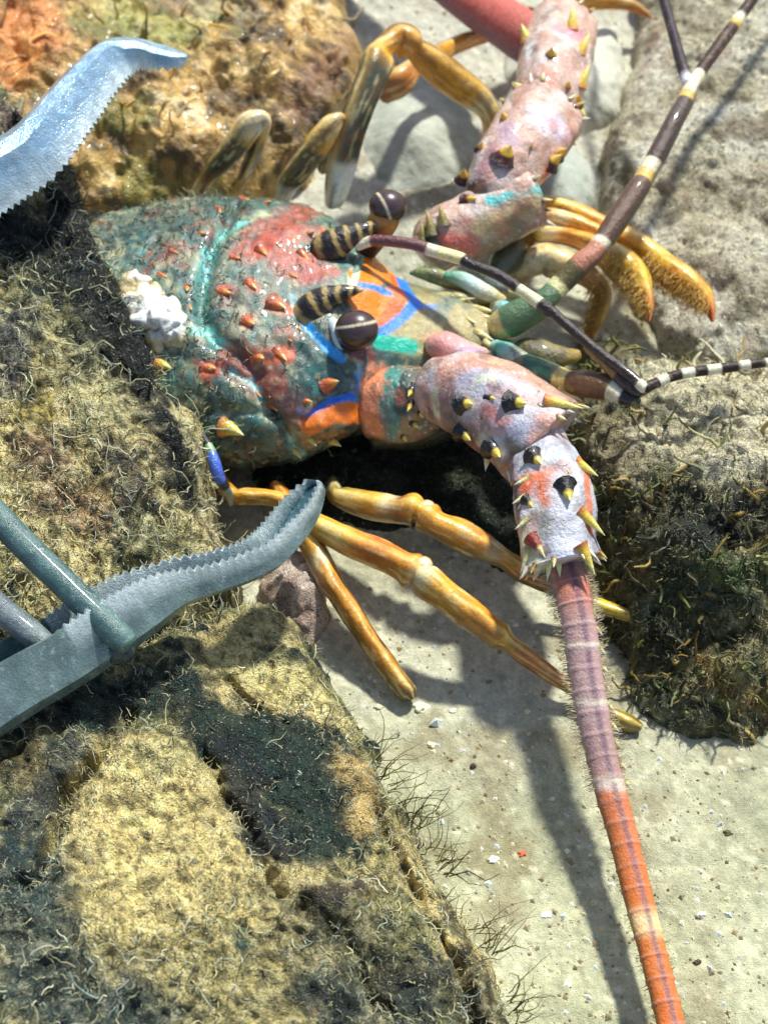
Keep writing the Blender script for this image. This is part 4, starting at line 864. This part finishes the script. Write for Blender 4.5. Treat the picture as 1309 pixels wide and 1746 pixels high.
for pts_, cs_ in [([(872, 600, 1.5, 10), (900, 600, 1.6, 26), (940, 610, 1.6, 24), (985, 606, 1.5, 8)], [(0, S(60, 160, 140)), (.2, S(130, 120, 80)), (.7, S(150, 130, 80)), (1, S(176, 140, 60))]),
        ([(842, 590, 1.9, 10), (862, 602, 2.0, 20), (892, 616, 2.0, 16), (912, 628, 1.9, 5)], [(0, S(190, 230, 220)), (.3, S(80, 190, 170)), (.6, S(216, 226, 206)), (1, S(226, 200, 120))]),
        ([(840, 520, 1.9, 8), (858, 528, 1.95, 18), (880, 534, 1.95, 12), (893, 538, 1.9, 4)], [(0, S(220, 200, 120)), (.5, S(120, 200, 210)), (1, S(200, 150, 80))]),
        ([(820, 470, 1.5, 10), (850, 486, 1.6, 16), (880, 500, 1.6, 14), (900, 506, 1.5, 5)], [(0, S(110, 140, 120)), (.5, S(150, 160, 170)), (1, S(226, 220, 200))]),
        ([(872, 400, 1.2, 26), (868, 430, 1.3, 30), (850, 460, 1.4, 22), (830, 480, 1.4, 8)], [(0, S(110, 96, 66)), (.5, S(80, 80, 56)), (1, S(100, 110, 80))]),
        ([(700, 466, 1.9, 5), (730, 468, 1.88, 14), (775, 482, 1.8, 13), (820, 500, 1.75, 6)], [(0, S(110, 136, 80)), (.5, S(160, 148, 92)), (1, S(210, 200, 130))]),
        ([(650, 590, 2.02, 5), (685, 588, 2.0, 11), (725, 586, 1.95, 10), (755, 584, 1.9, 5)], [(0, S(40, 170, 150)), (.5, S(50, 180, 150)), (.8, S(180, 180, 110)), (1, S(200, 170, 120))]),
        ([(735, 534, 1.9, 4), (775, 536, 1.86, 9), (815, 540, 1.8, 9), (848, 546, 1.8, 4)], [(0, S(168, 150, 90)), (.5, S(176, 156, 96)), (.8, S(120, 190, 190)), (1, S(236, 220, 150))]),
        ([(735, 506, 1.92, 4), (775, 508, 1.88, 9), (815, 512, 1.82, 9), (845, 516, 1.8, 4)], [(0, S(168, 150, 90)), (.5, S(166, 156, 98)), (.8, S(206, 180, 90)), (1, S(240, 230, 180))]),
        ([(775, 600, 2.2, 8), (792, 606, 2.3, 15), (820, 604, 2.25, 10), (832, 602, 2.2, 3)], [(0, S(200, 180, 160)), (.5, S(190, 150, 190)), (1, S(226, 170, 150))])]:
    tube('mouthpart', pts_, M_antshell, lambda t, a, V, k_=cs_: mixc(keyed(t, k_), S(70, 70, 50), sst(.52, .66, fbm(V, 5, 3, 19)) * .7), LOB, nu=40, nv=20, disp=.05)
tube('mouth_plate', [(640, 740, .9, 26), (720, 735, .9, 30), (800, 700, .9, 30), (860, 640, .9, 26)], M_shell, S(60, 62, 44), LOB, nu=40, nv=24)

# ---- legs
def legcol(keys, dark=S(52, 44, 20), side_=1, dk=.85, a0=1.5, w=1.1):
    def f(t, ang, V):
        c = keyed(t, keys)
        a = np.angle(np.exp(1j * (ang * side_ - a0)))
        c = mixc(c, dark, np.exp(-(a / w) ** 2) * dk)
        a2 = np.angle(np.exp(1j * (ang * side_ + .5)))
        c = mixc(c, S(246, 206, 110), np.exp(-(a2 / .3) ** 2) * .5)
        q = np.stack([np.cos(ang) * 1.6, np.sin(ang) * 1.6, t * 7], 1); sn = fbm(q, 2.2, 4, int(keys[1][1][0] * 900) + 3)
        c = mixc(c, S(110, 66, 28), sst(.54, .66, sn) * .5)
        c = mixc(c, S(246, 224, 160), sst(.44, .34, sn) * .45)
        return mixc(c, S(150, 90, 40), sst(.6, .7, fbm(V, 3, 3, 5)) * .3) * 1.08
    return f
G1 = S(222, 144, 42); G2 = S(236, 174, 60); G3 = S(204, 108, 36); PALE = S(240, 226, 180); OLV = S(112, 100, 40); TEALD = S(50, 66, 52)
def leg(pts, keys, nu=170, dark=S(52, 44, 20), a0=1.5, w=1.1, dk=.85, parent=LOB, flat=.85, knobs=(), side_=1):
    pts = [(p[0], p[1], p[2], p[3] * .9) for p in pts]
    V, F, t, ang = tube_arrays(pts, nu=nu, nv=36, flat=flat, disp=.03, seed=70, ridge=.12)
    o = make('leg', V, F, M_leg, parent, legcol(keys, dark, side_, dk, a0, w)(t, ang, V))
    for kx, ky, kz, kr in knobs:
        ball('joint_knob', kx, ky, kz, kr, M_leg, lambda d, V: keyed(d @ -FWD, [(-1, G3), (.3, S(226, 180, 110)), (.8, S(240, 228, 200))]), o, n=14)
    return o, V, F, ang, t
# near side
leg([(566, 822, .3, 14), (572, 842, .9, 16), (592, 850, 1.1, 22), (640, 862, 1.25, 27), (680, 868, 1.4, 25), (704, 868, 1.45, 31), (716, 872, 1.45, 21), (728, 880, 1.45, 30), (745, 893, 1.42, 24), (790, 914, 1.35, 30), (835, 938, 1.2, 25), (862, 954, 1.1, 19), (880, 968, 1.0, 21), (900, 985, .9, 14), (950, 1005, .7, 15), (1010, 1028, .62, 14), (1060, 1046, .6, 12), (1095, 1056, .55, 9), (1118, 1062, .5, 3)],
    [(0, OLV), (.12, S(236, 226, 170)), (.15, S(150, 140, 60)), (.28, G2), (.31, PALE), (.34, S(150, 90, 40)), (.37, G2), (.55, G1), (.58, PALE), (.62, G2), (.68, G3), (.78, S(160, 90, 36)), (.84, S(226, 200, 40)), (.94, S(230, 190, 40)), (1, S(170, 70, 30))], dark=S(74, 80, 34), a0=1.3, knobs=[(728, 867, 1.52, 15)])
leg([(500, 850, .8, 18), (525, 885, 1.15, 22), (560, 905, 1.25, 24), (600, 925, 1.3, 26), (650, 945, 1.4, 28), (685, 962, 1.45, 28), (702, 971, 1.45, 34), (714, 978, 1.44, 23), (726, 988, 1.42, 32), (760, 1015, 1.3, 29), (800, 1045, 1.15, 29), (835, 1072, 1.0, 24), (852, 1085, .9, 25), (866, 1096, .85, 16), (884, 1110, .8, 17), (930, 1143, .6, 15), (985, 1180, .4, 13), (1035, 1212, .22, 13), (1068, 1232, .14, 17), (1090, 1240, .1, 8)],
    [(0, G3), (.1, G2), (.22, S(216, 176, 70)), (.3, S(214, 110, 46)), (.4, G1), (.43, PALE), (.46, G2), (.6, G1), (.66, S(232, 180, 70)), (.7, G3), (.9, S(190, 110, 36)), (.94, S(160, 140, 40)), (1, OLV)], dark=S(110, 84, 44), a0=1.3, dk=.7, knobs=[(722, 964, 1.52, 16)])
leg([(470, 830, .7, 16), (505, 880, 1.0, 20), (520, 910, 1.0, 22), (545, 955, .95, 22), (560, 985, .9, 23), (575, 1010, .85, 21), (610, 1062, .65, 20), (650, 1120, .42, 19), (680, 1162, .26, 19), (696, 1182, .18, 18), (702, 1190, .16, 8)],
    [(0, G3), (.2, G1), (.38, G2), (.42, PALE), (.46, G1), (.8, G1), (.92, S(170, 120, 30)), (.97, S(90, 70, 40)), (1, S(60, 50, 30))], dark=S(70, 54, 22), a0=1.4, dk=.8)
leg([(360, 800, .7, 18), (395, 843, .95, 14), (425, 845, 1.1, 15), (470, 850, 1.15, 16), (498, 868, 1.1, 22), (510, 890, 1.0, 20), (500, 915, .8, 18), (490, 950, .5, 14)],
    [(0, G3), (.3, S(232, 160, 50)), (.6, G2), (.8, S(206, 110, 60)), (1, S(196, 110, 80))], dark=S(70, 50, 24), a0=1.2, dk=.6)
# far side, upright legs behind the shell
leg([(330, 350, .9, 16), (350, 305, 1.5, 14), (375, 275, 1.9, 21), (405, 240, 2.3, 25), (428, 210, 2.6, 25), (448, 205, 2.6, 17), (440, 240, 2.2, 14), (420, 290, 1.4, 12), (400, 320, .6, 10)],
    [(0, S(200, 190, 160)), (.1, PALE), (.16, S(190, 140, 70)), (.22, S(70, 58, 34)), (.38, S(80, 66, 38)), (.40, G2), (.50, S(255, 244, 214)), (.58, G2), (.63, S(60, 50, 34)), (1, S(40, 36, 26))], dark=S(24, 24, 20), a0=.2, w=.8, dk=.7)
leg([(478, 340, .9, 16), (490, 312, 1.4, 20), (510, 285, 1.8, 24), (540, 245, 2.3, 24), (562, 215, 2.6, 21), (578, 205, 2.6, 14), (572, 230, 2.1, 12), (550, 290, 1.2, 10)],
    [(0, S(160, 170, 170)), (.1, S(226, 230, 230)), (.15, S(226, 230, 230)), (.19, S(50, 56, 44)), (.40, S(66, 62, 38)), (.44, G2), (.54, S(250, 200, 120)), (.65, S(90, 60, 30)), (1, S(60, 50, 30))], dark=S(20, 22, 18), a0=.2, w=.8, dk=.7)
leg([(567, 345, .9, 18), (573, 318, 1.3, 24), (580, 285, 1.7, 27), (592, 240, 2.2, 27), (612, 180, 2.7, 27), (634, 124, 3.0, 29), (641, 102, 3.05, 33), (647, 86, 3.05, 24), (662, 74, 3.0, 22), (680, 66, 2.95, 31), (697, 72, 2.88, 33), (708, 82, 2.75, 22), (730, 100, 2.5, 29), (775, 135, 2.0, 31), (815, 165, 1.6, 27), (838, 195, 1.3, 22), (848, 235, .9, 26), (838, 275, .5, 20), (832, 300, .2, 10)],
    [(0, S(140, 160, 160)), (.05, S(232, 240, 250)), (.135, S(232, 240, 250)), (.155, S(66, 76, 64)), (.37, S(74, 78, 58)), (.41, G2), (.5, G1), (.74, G2), (.79, PALE), (.84, S(236, 190, 110)), (1, S(220, 160, 70))], dark=S(50, 42, 24), a0=-1.4, dk=.7, nu=180)
leg([(650, 150, 1.7, 30), (680, 135, 1.9, 29), (700, 118, 1.9, 20), (730, 100, 1.7, 17), (780, 74, 1.4, 17), (830, 56, 1.2, 17), (880, 42, 1.1, 16), (920, 26, 1.1, 15), (960, 8, 1.0, 15), (990, 2, 1.0, 16), (1030, 2, .9, 15), (1070, 6, .7, 12), (1098, 20, .5, 7), (1108, 30, .4, 2)],
    [(0, S(180, 120, 80)), (.1, S(200, 130, 60)), (.18, G2), (.4, G1), (.45, G3), (.55, G2), (.7, S(226, 160, 40)), (.9, S(200, 130, 40)), (1, S(190, 90, 40))], dark=S(90, 60, 30), a0=-1.3, dk=.6, knobs=[(632, 92, 3.2, 9)])
# front legs of the far side, reaching out under the feelers
for pts, keys in [
    ([(880, 350, .9, 18), (910, 352, 1.2, 22), (945, 352, 1.35, 20), (985, 365, 1.35, 21), (1030, 388, 1.3, 22), (1080, 415, 1.25, 26), (1110, 435, 1.2, 27), (1132, 455, 1.2, 30), (1165, 478, 1.2, 29), (1192, 500, 1.15, 24), (1208, 522, 1.1, 14), (1214, 548, 1.0, 3)],
     [(0, OLV), (.1, S(150, 96, 30)), (.2, S(240, 190, 70)), (.4, G1), (.6, G2), (.68, S(244, 200, 60)), (.75, S(214, 140, 40)), (.9, S(230, 170, 40)), (.95, S(216, 80, 24)), (1, S(200, 60, 20))]),
    ([(880, 430, .9, 20), (905, 400, 1.2, 16), (925, 398, 1.4, 18), (960, 400, 1.5, 18), (1000, 412, 1.6, 20), (1035, 432, 1.6, 28), (1062, 452, 1.6, 33), (1085, 475, 1.55, 27), (1098, 500, 1.5, 17), (1105, 525, 1.4, 12), (1106, 548, 1.3, 3)],
     [(0, OLV), (.12, S(180, 120, 40)), (.2, S(246, 220, 110)), (.26, PALE), (.35, G1), (.6, S(200, 150, 50)), (.8, S(232, 190, 50)), (.9, S(222, 120, 30)), (1, S(206, 66, 20))]),
    ([(880, 470, .8, 20), (905, 448, 1.2, 26), (930, 440, 1.35, 31), (965, 452, 1.35, 30), (1000, 468, 1.2, 22), (1030, 500, 1.0, 16), (1020, 540, .7, 13), (1005, 575, .4, 9)],
     [(0, S(180, 120, 60)), (.2, S(250, 236, 200)), (.35, S(240, 216, 160)), (.5, S(220, 160, 90)), (.7, S(150, 100, 40)), (.85, S(214, 160, 40)), (1, G3)])]:
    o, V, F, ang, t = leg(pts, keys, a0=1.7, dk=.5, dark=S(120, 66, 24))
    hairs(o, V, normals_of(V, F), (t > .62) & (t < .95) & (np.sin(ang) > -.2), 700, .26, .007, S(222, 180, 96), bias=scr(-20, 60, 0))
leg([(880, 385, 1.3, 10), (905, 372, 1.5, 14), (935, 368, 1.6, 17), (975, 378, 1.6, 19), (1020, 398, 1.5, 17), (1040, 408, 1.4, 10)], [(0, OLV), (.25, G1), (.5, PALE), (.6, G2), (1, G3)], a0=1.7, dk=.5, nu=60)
# tail fin margin seen beside the rock, with its blue mark
tube('shell_margin', [(296, 684, 2.15, 3), (318, 705, 2.12, 5), (340, 735, 2.08, 6), (358, 765, 2.02, 8), (366, 790, 1.95, 11), (374, 815, 1.8, 10), (390, 840, 1.5, 7), (394, 860, 1.2, 4)], M_antshell,
     lambda t, a, V: keyed(t, step_keys([(0, .45, S(26, 28, 26)), (.45, .52, S(140, 180, 130)), (.52, .74, S(76, 108, 200)), (.74, .8, S(30, 40, 40)), (.8, 1, S(150, 156, 130))])), LOB, nu=80, nv=16)

# ------------------------------------------------------------------ bleached shell on the lobster's back
def blob(name, px, py, z, r, mat, cf, label, cat, group=None, sq=(1, 1, .7), seed=0, lump_=.25, n=24, parent=None):
    c0 = P(px, py, z); r = upx(c0, r)
    a = np.linspace(0, math.pi, n); b_ = np.linspace(0, 2 * math.pi, 2 * n, endpoint=False)
    Aa, Bb = np.meshgrid(a, b_, indexing='ij')
    d = np.stack([np.sin(Aa) * np.cos(Bb), np.sin(Aa) * np.sin(Bb), np.cos(Aa)], -1).reshape(-1, 3)
    k = 1 + (fbm(d + seed * 3.1, 1.6, 3, seed) - .5) * 2 * lump_ * 1.6 + (.5 - worley(d + seed, 1.3, seed)[0]) * lump_
    V = c0 + d * k[:, None] * r * np.array(sq)
    o = make(name, V, ring_faces(n, 2 * n)[:, ::-1], mat, parent, cf(V))
    if label: tag(o, label, cat, group)
    return o
wc = lambda V: keyed(fbm(V, 3, 3, 401), [(.35, S(214, 196, 150)), (.5, S(236, 230, 214)), (.7, S(246, 246, 240))])
SH = tag(empty('barnacle_cluster', P(260, 530, 2.2)), 'white knobbly barnacle cluster on the lobster back beside the mossy rock', 'barnacles')
for i, (px, py, z, r) in enumerate([(232, 490, 2.55, 30), (262, 512, 2.6, 30), (250, 548, 2.5, 34), (285, 545, 2.6, 32), (292, 568, 2.5, 24), (240, 522, 2.6, 28), (272, 578, 2.3, 26), (222, 515, 2.5, 24), (300, 540, 2.5, 20)]):
    blob('barnacle', px, py, z, r, M_white, wc, None, None, seed=400 + i, lump_=.4, n=22, parent=SH, sq=(1, 1, .9))

# ------------------------------------------------------------------ pebbles
for px, py, r, col, lab in [(716, 1206, 16, S(240, 234, 200), 'white shell chip on the sand just below the straight golden leg tip'), (772, 1212, 8, S(226, 222, 196), 'tiny pale shell chip on the sand right of the bigger white one'),
        (840, 1466, 12, S(232, 230, 226), 'white rounded pebble beside a red chip on the sand'), (890, 1456, 9, S(214, 96, 60), 'small red orange chip on the sand beside a white pebble'),
        (806, 1306, 7, S(56, 50, 40), 'tiny dark pebble alone on the open sand'), (645, 1205, 9, S(216, 200, 170), 'small buff pebble on sand beside the foreground rock shoulder'),
        (735, 1270, 9, S(236, 226, 186), 'cream pebble on the sand below the white shell chip'), (930, 1560, 11, S(240, 236, 230), 'white quartz pebble on the sand low between rock edge and antenna shadow'),
        (1188, 1640, 8, S(70, 60, 40), 'tiny dark brown pebble on the sand right of the orange antenna tip'), (1240, 1420, 8, S(90, 76, 44), 'small brown pebble on the sand right of the pale antenna band'),
        (1195, 1560, 10, S(236, 230, 214), 'white pebble on the sand right of the antenna')]:
    h, _ = hit(GB, px, py)
    blob('pebble', px, py, float(h[2]) + .01, r * .72, M_peb, lambda V, c_=col: np.tile(c_, (len(V), 1)), lab, 'pebble', seed=int(px), lump_=.45, n=14, sq=(1.15, .8, .45))
# fine grit
n = 5200
gpx = rng.uniform(450, 1400, n); gpy = rng.uniform(-80, 1850, n)
Vs, Fs, Cs = [], [], []
oc = np.array([[1, 0, 0], [-1, 0, 0], [0, 1, 0], [0, -1, 0], [0, 0, 1], [0, 0, -1]], float); of = np.array([[0, 2, 4], [2, 1, 4], [1, 3, 4], [3, 0, 4], [2, 0, 5], [1, 2, 5], [3, 1, 5], [0, 3, 5]])
pal = np.array([S(236, 230, 206), S(206, 196, 160), S(160, 140, 100), S(150, 140, 112), S(226, 216, 170), S(176, 158, 128), S(200, 206, 200)])
k = 0
for i in range(n):
    h, _ = hit(GB, gpx[i], gpy[i])
    if h is None: continue
    r = .018 + .05 * rng.random() ** 3 + (.05 * rng.random() if rng.random() < .02 else 0)
    q = oc * rng.uniform(.6, 1.3, (6, 1)) * r
    a = rng.random() * 6.28; q = q @ np.array([[math.cos(a), math.sin(a), 0], [-math.sin(a), math.cos(a), 0], [0, 0, .7]])
    Vs.append(q + h); Fs.append(of + 6 * k); Cs.append(np.repeat(pal[rng.integers(0, 7)][None] * rng.uniform(.8, 1.05), 6, 0)); k += 1
grit = make('sand_grit', np.vstack(Vs), np.vstack(Fs), M_peb, None, np.vstack(Cs), smooth=False)
tag(grit, 'fine pale shell grit scattered over the sand', 'grit', kind='stuff')

# ------------------------------------------------------------------ grabber tongs
TG = tag(empty('grabber_tongs', P(0, 700, 3.0)), 'grey blue grabber tongs with two serrated curved jaws reaching in from the left', 'tongs')
def jaw(path, side_, tc, h0, wd, dp, teeth, cols, tipo=1.0, pitch=.13):
    C0 = np.array([P(p[0], p[1], p[2]) for p in path]); extra = np.array([[p[3], p[4]] for p in path], float) / 100
    A = catmull(np.hstack([C0, extra]), 400); C = A[:, :3]
    s = np.concatenate([[0], np.cumsum(np.linalg.norm(np.diff(C, axis=0), axis=1))])
    ns = int(s[-1] / pitch * 2); ss = np.linspace(0, s[-1], ns)
    A = np.stack([np.interp(ss, s, A[:, k]) for k in range(5)], 1); C = A[:, :3]; hw = A[:, 3]; hd = A[:, 4]
    T = np.gradient(C, axis=0); T /= np.linalg.norm(T, axis=1)[:, None]
    Pn = np.cross(T, -FWD) * side_; Pn /= np.linalg.norm(Pn, axis=1)[:, None]
    tcv = np.interp(ss / s[-1], [0, .7, .82, .95, 1], [tc, tc, tc * 1.1, tc * tipo, tc * tipo])[:, None]
    O = Pn + tcv * -FWD[None]; O -= (O * T).sum(1)[:, None] * T; O /= np.linalg.norm(O, axis=1)[:, None]
    Sd = np.cross(T, O)
    tt = ss / s[-1]
    zig = (np.arange(ns) % 2) * .075 * sst(teeth - .02, teeth + .02, tt)
    sec = []
    th_ = .07
    for i in range(ns):
        a, d_ = hw[i], hd[i]; h = d_ + zig[i]; h2 = d_ * .98 + zig[(i + 1) % ns]
        q = [(-a, -d_ * .6), (-a * .99, 0), (-a, h), (-a + th_, h), (-a + th_, -d_ * .35), (a - th_, -d_ * .35), (a - th_, h2), (a, h2), (a * .99, 0), (a, -d_ * .6), (a * .55, -d_), (-a * .55, -d_)]
        sec.append(np.array([C[i] + x * Sd[i] + y * O[i] for x, y in q]))
    V = np.vstack(sec); nv = 12; F = ring_faces(ns, nv)
    caps = [np.arange(nv)[None, ::-1], (np.arange(nv) + (ns - 1) * nv)[None]]
    j = np.tile(np.arange(nv), ns); tv = np.repeat(tt, nv)
    c = np.tile(cols[0], (len(V), 1))
    n = fbm(V, 4, 4, 501)
    c = mixc(c, cols[1], sst(.45, .65, n) * .6)
    c = np.where(np.isin(j, (4, 5))[:, None], cols[2], c)
    tip = np.isin(j, (2, 3, 6, 7)) & (tv > teeth)
    c = np.where(tip[:, None], cols[3], c)
    o = make('jaw', V, [F] + caps, M_jaw, TG, c, smooth=False)
    return o
jaw([(-480, 1480, 3.1, 46, 52), (-250, 1345, 3.1, 46, 52), (0, 1178, 3.0, 44, 50), (120, 1108, 2.95, 43, 48), (225, 1040, 2.9, 40, 44), (300, 1000, 2.8, 32, 30), (360, 982, 2.75, 28, 25), (420, 962, 2.7, 27, 24), (462, 938, 2.65, 30, 23), (492, 904, 2.6, 34, 20), (515, 868, 2.6, 32, 15), (536, 832, 2.6, 20, 8), (542, 822, 2.6, 4, 4)],
    -1, .42, 0, 0, 0, .53, (S(112, 132, 130), S(140, 160, 156), S(60, 96, 108), S(226, 236, 234)), tipo=2.6)
jaw([(-480, 560, 4.3, 50, 52), (-250, 440, 4.3, 50, 52), (0, 292, 4.3, 44, 46), (60, 250, 4.3, 44, 44), (110, 190, 4.3, 41, 41), (152, 138, 4.3, 38, 36), (190, 102, 4.2, 36, 32), (225, 88, 4.2, 30, 22), (262, 92, 4.1, 26, 16), (296, 98, 4.1, 20, 12), (318, 98, 4.1, 8, 6)],
    1, -.55, 0, 0, 0, .45, (S(140, 172, 196), S(176, 200, 214), S(110, 140, 150), S(206, 216, 214)))
def rodc(a, b_): return lambda t, ang, V: mixc(np.tile(a, (len(V), 1)), b_, sst(.4, .65, fbm(V, 3, 4, 77)) * .7)
tube('spring_rod', [(-420, 420, 4.3, 25), (-150, 715, 4.1, 25), (0, 885, 3.75, 25), (110, 995, 3.5, 25), (190, 1072, 3.3, 25), (216, 1098, 3.2, 22)], M_metal, rodc(S(66, 96, 94), S(92, 120, 114)), TG, nu=80, nv=24)
tube('spring_rod', [(-420, 700, 3.9, 24), (-150, 915, 3.7, 24), (0, 1038, 3.45, 24), (50, 1078, 3.35, 24), (78, 1098, 3.3, 20)], M_metal, rodc(S(92, 104, 108), S(120, 130, 128)), TG, nu=80, nv=24)
tube('handle_shaft', [(-1500, 900, 5.5, 60), (-900, 900, 4.8, 60), (-600, 905, 4.4, 62), (-430, 930, 4.0, 80)], M_metal, rodc(S(86, 100, 100), S(110, 124, 122)), TG, nu=60, nv=32)
tube('pivot_arm', [(-430, 930, 4.0, 60), (-470, 750, 4.2, 50), (-480, 560, 4.3, 50)], M_metal, rodc(S(86, 100, 100), S(110, 124, 122)), TG, nu=40, nv=24)
tube('pivot_arm', [(-430, 930, 4.0, 60), (-470, 1200, 3.6, 50), (-480, 1480, 3.1, 50)], M_metal, rodc(S(86, 100, 100), S(110, 124, 122)), TG, nu=40, nv=24)
# collar where the rod meets the lower jaw
tube('rod_socket', [(160, 1072, 2.9, 16), (175, 1084, 2.9, 28), (208, 1110, 2.9, 28), (218, 1118, 2.9, 16)], M_metal, rodc(S(40, 54, 54), S(60, 74, 72)), TG, nu=20, nv=20)
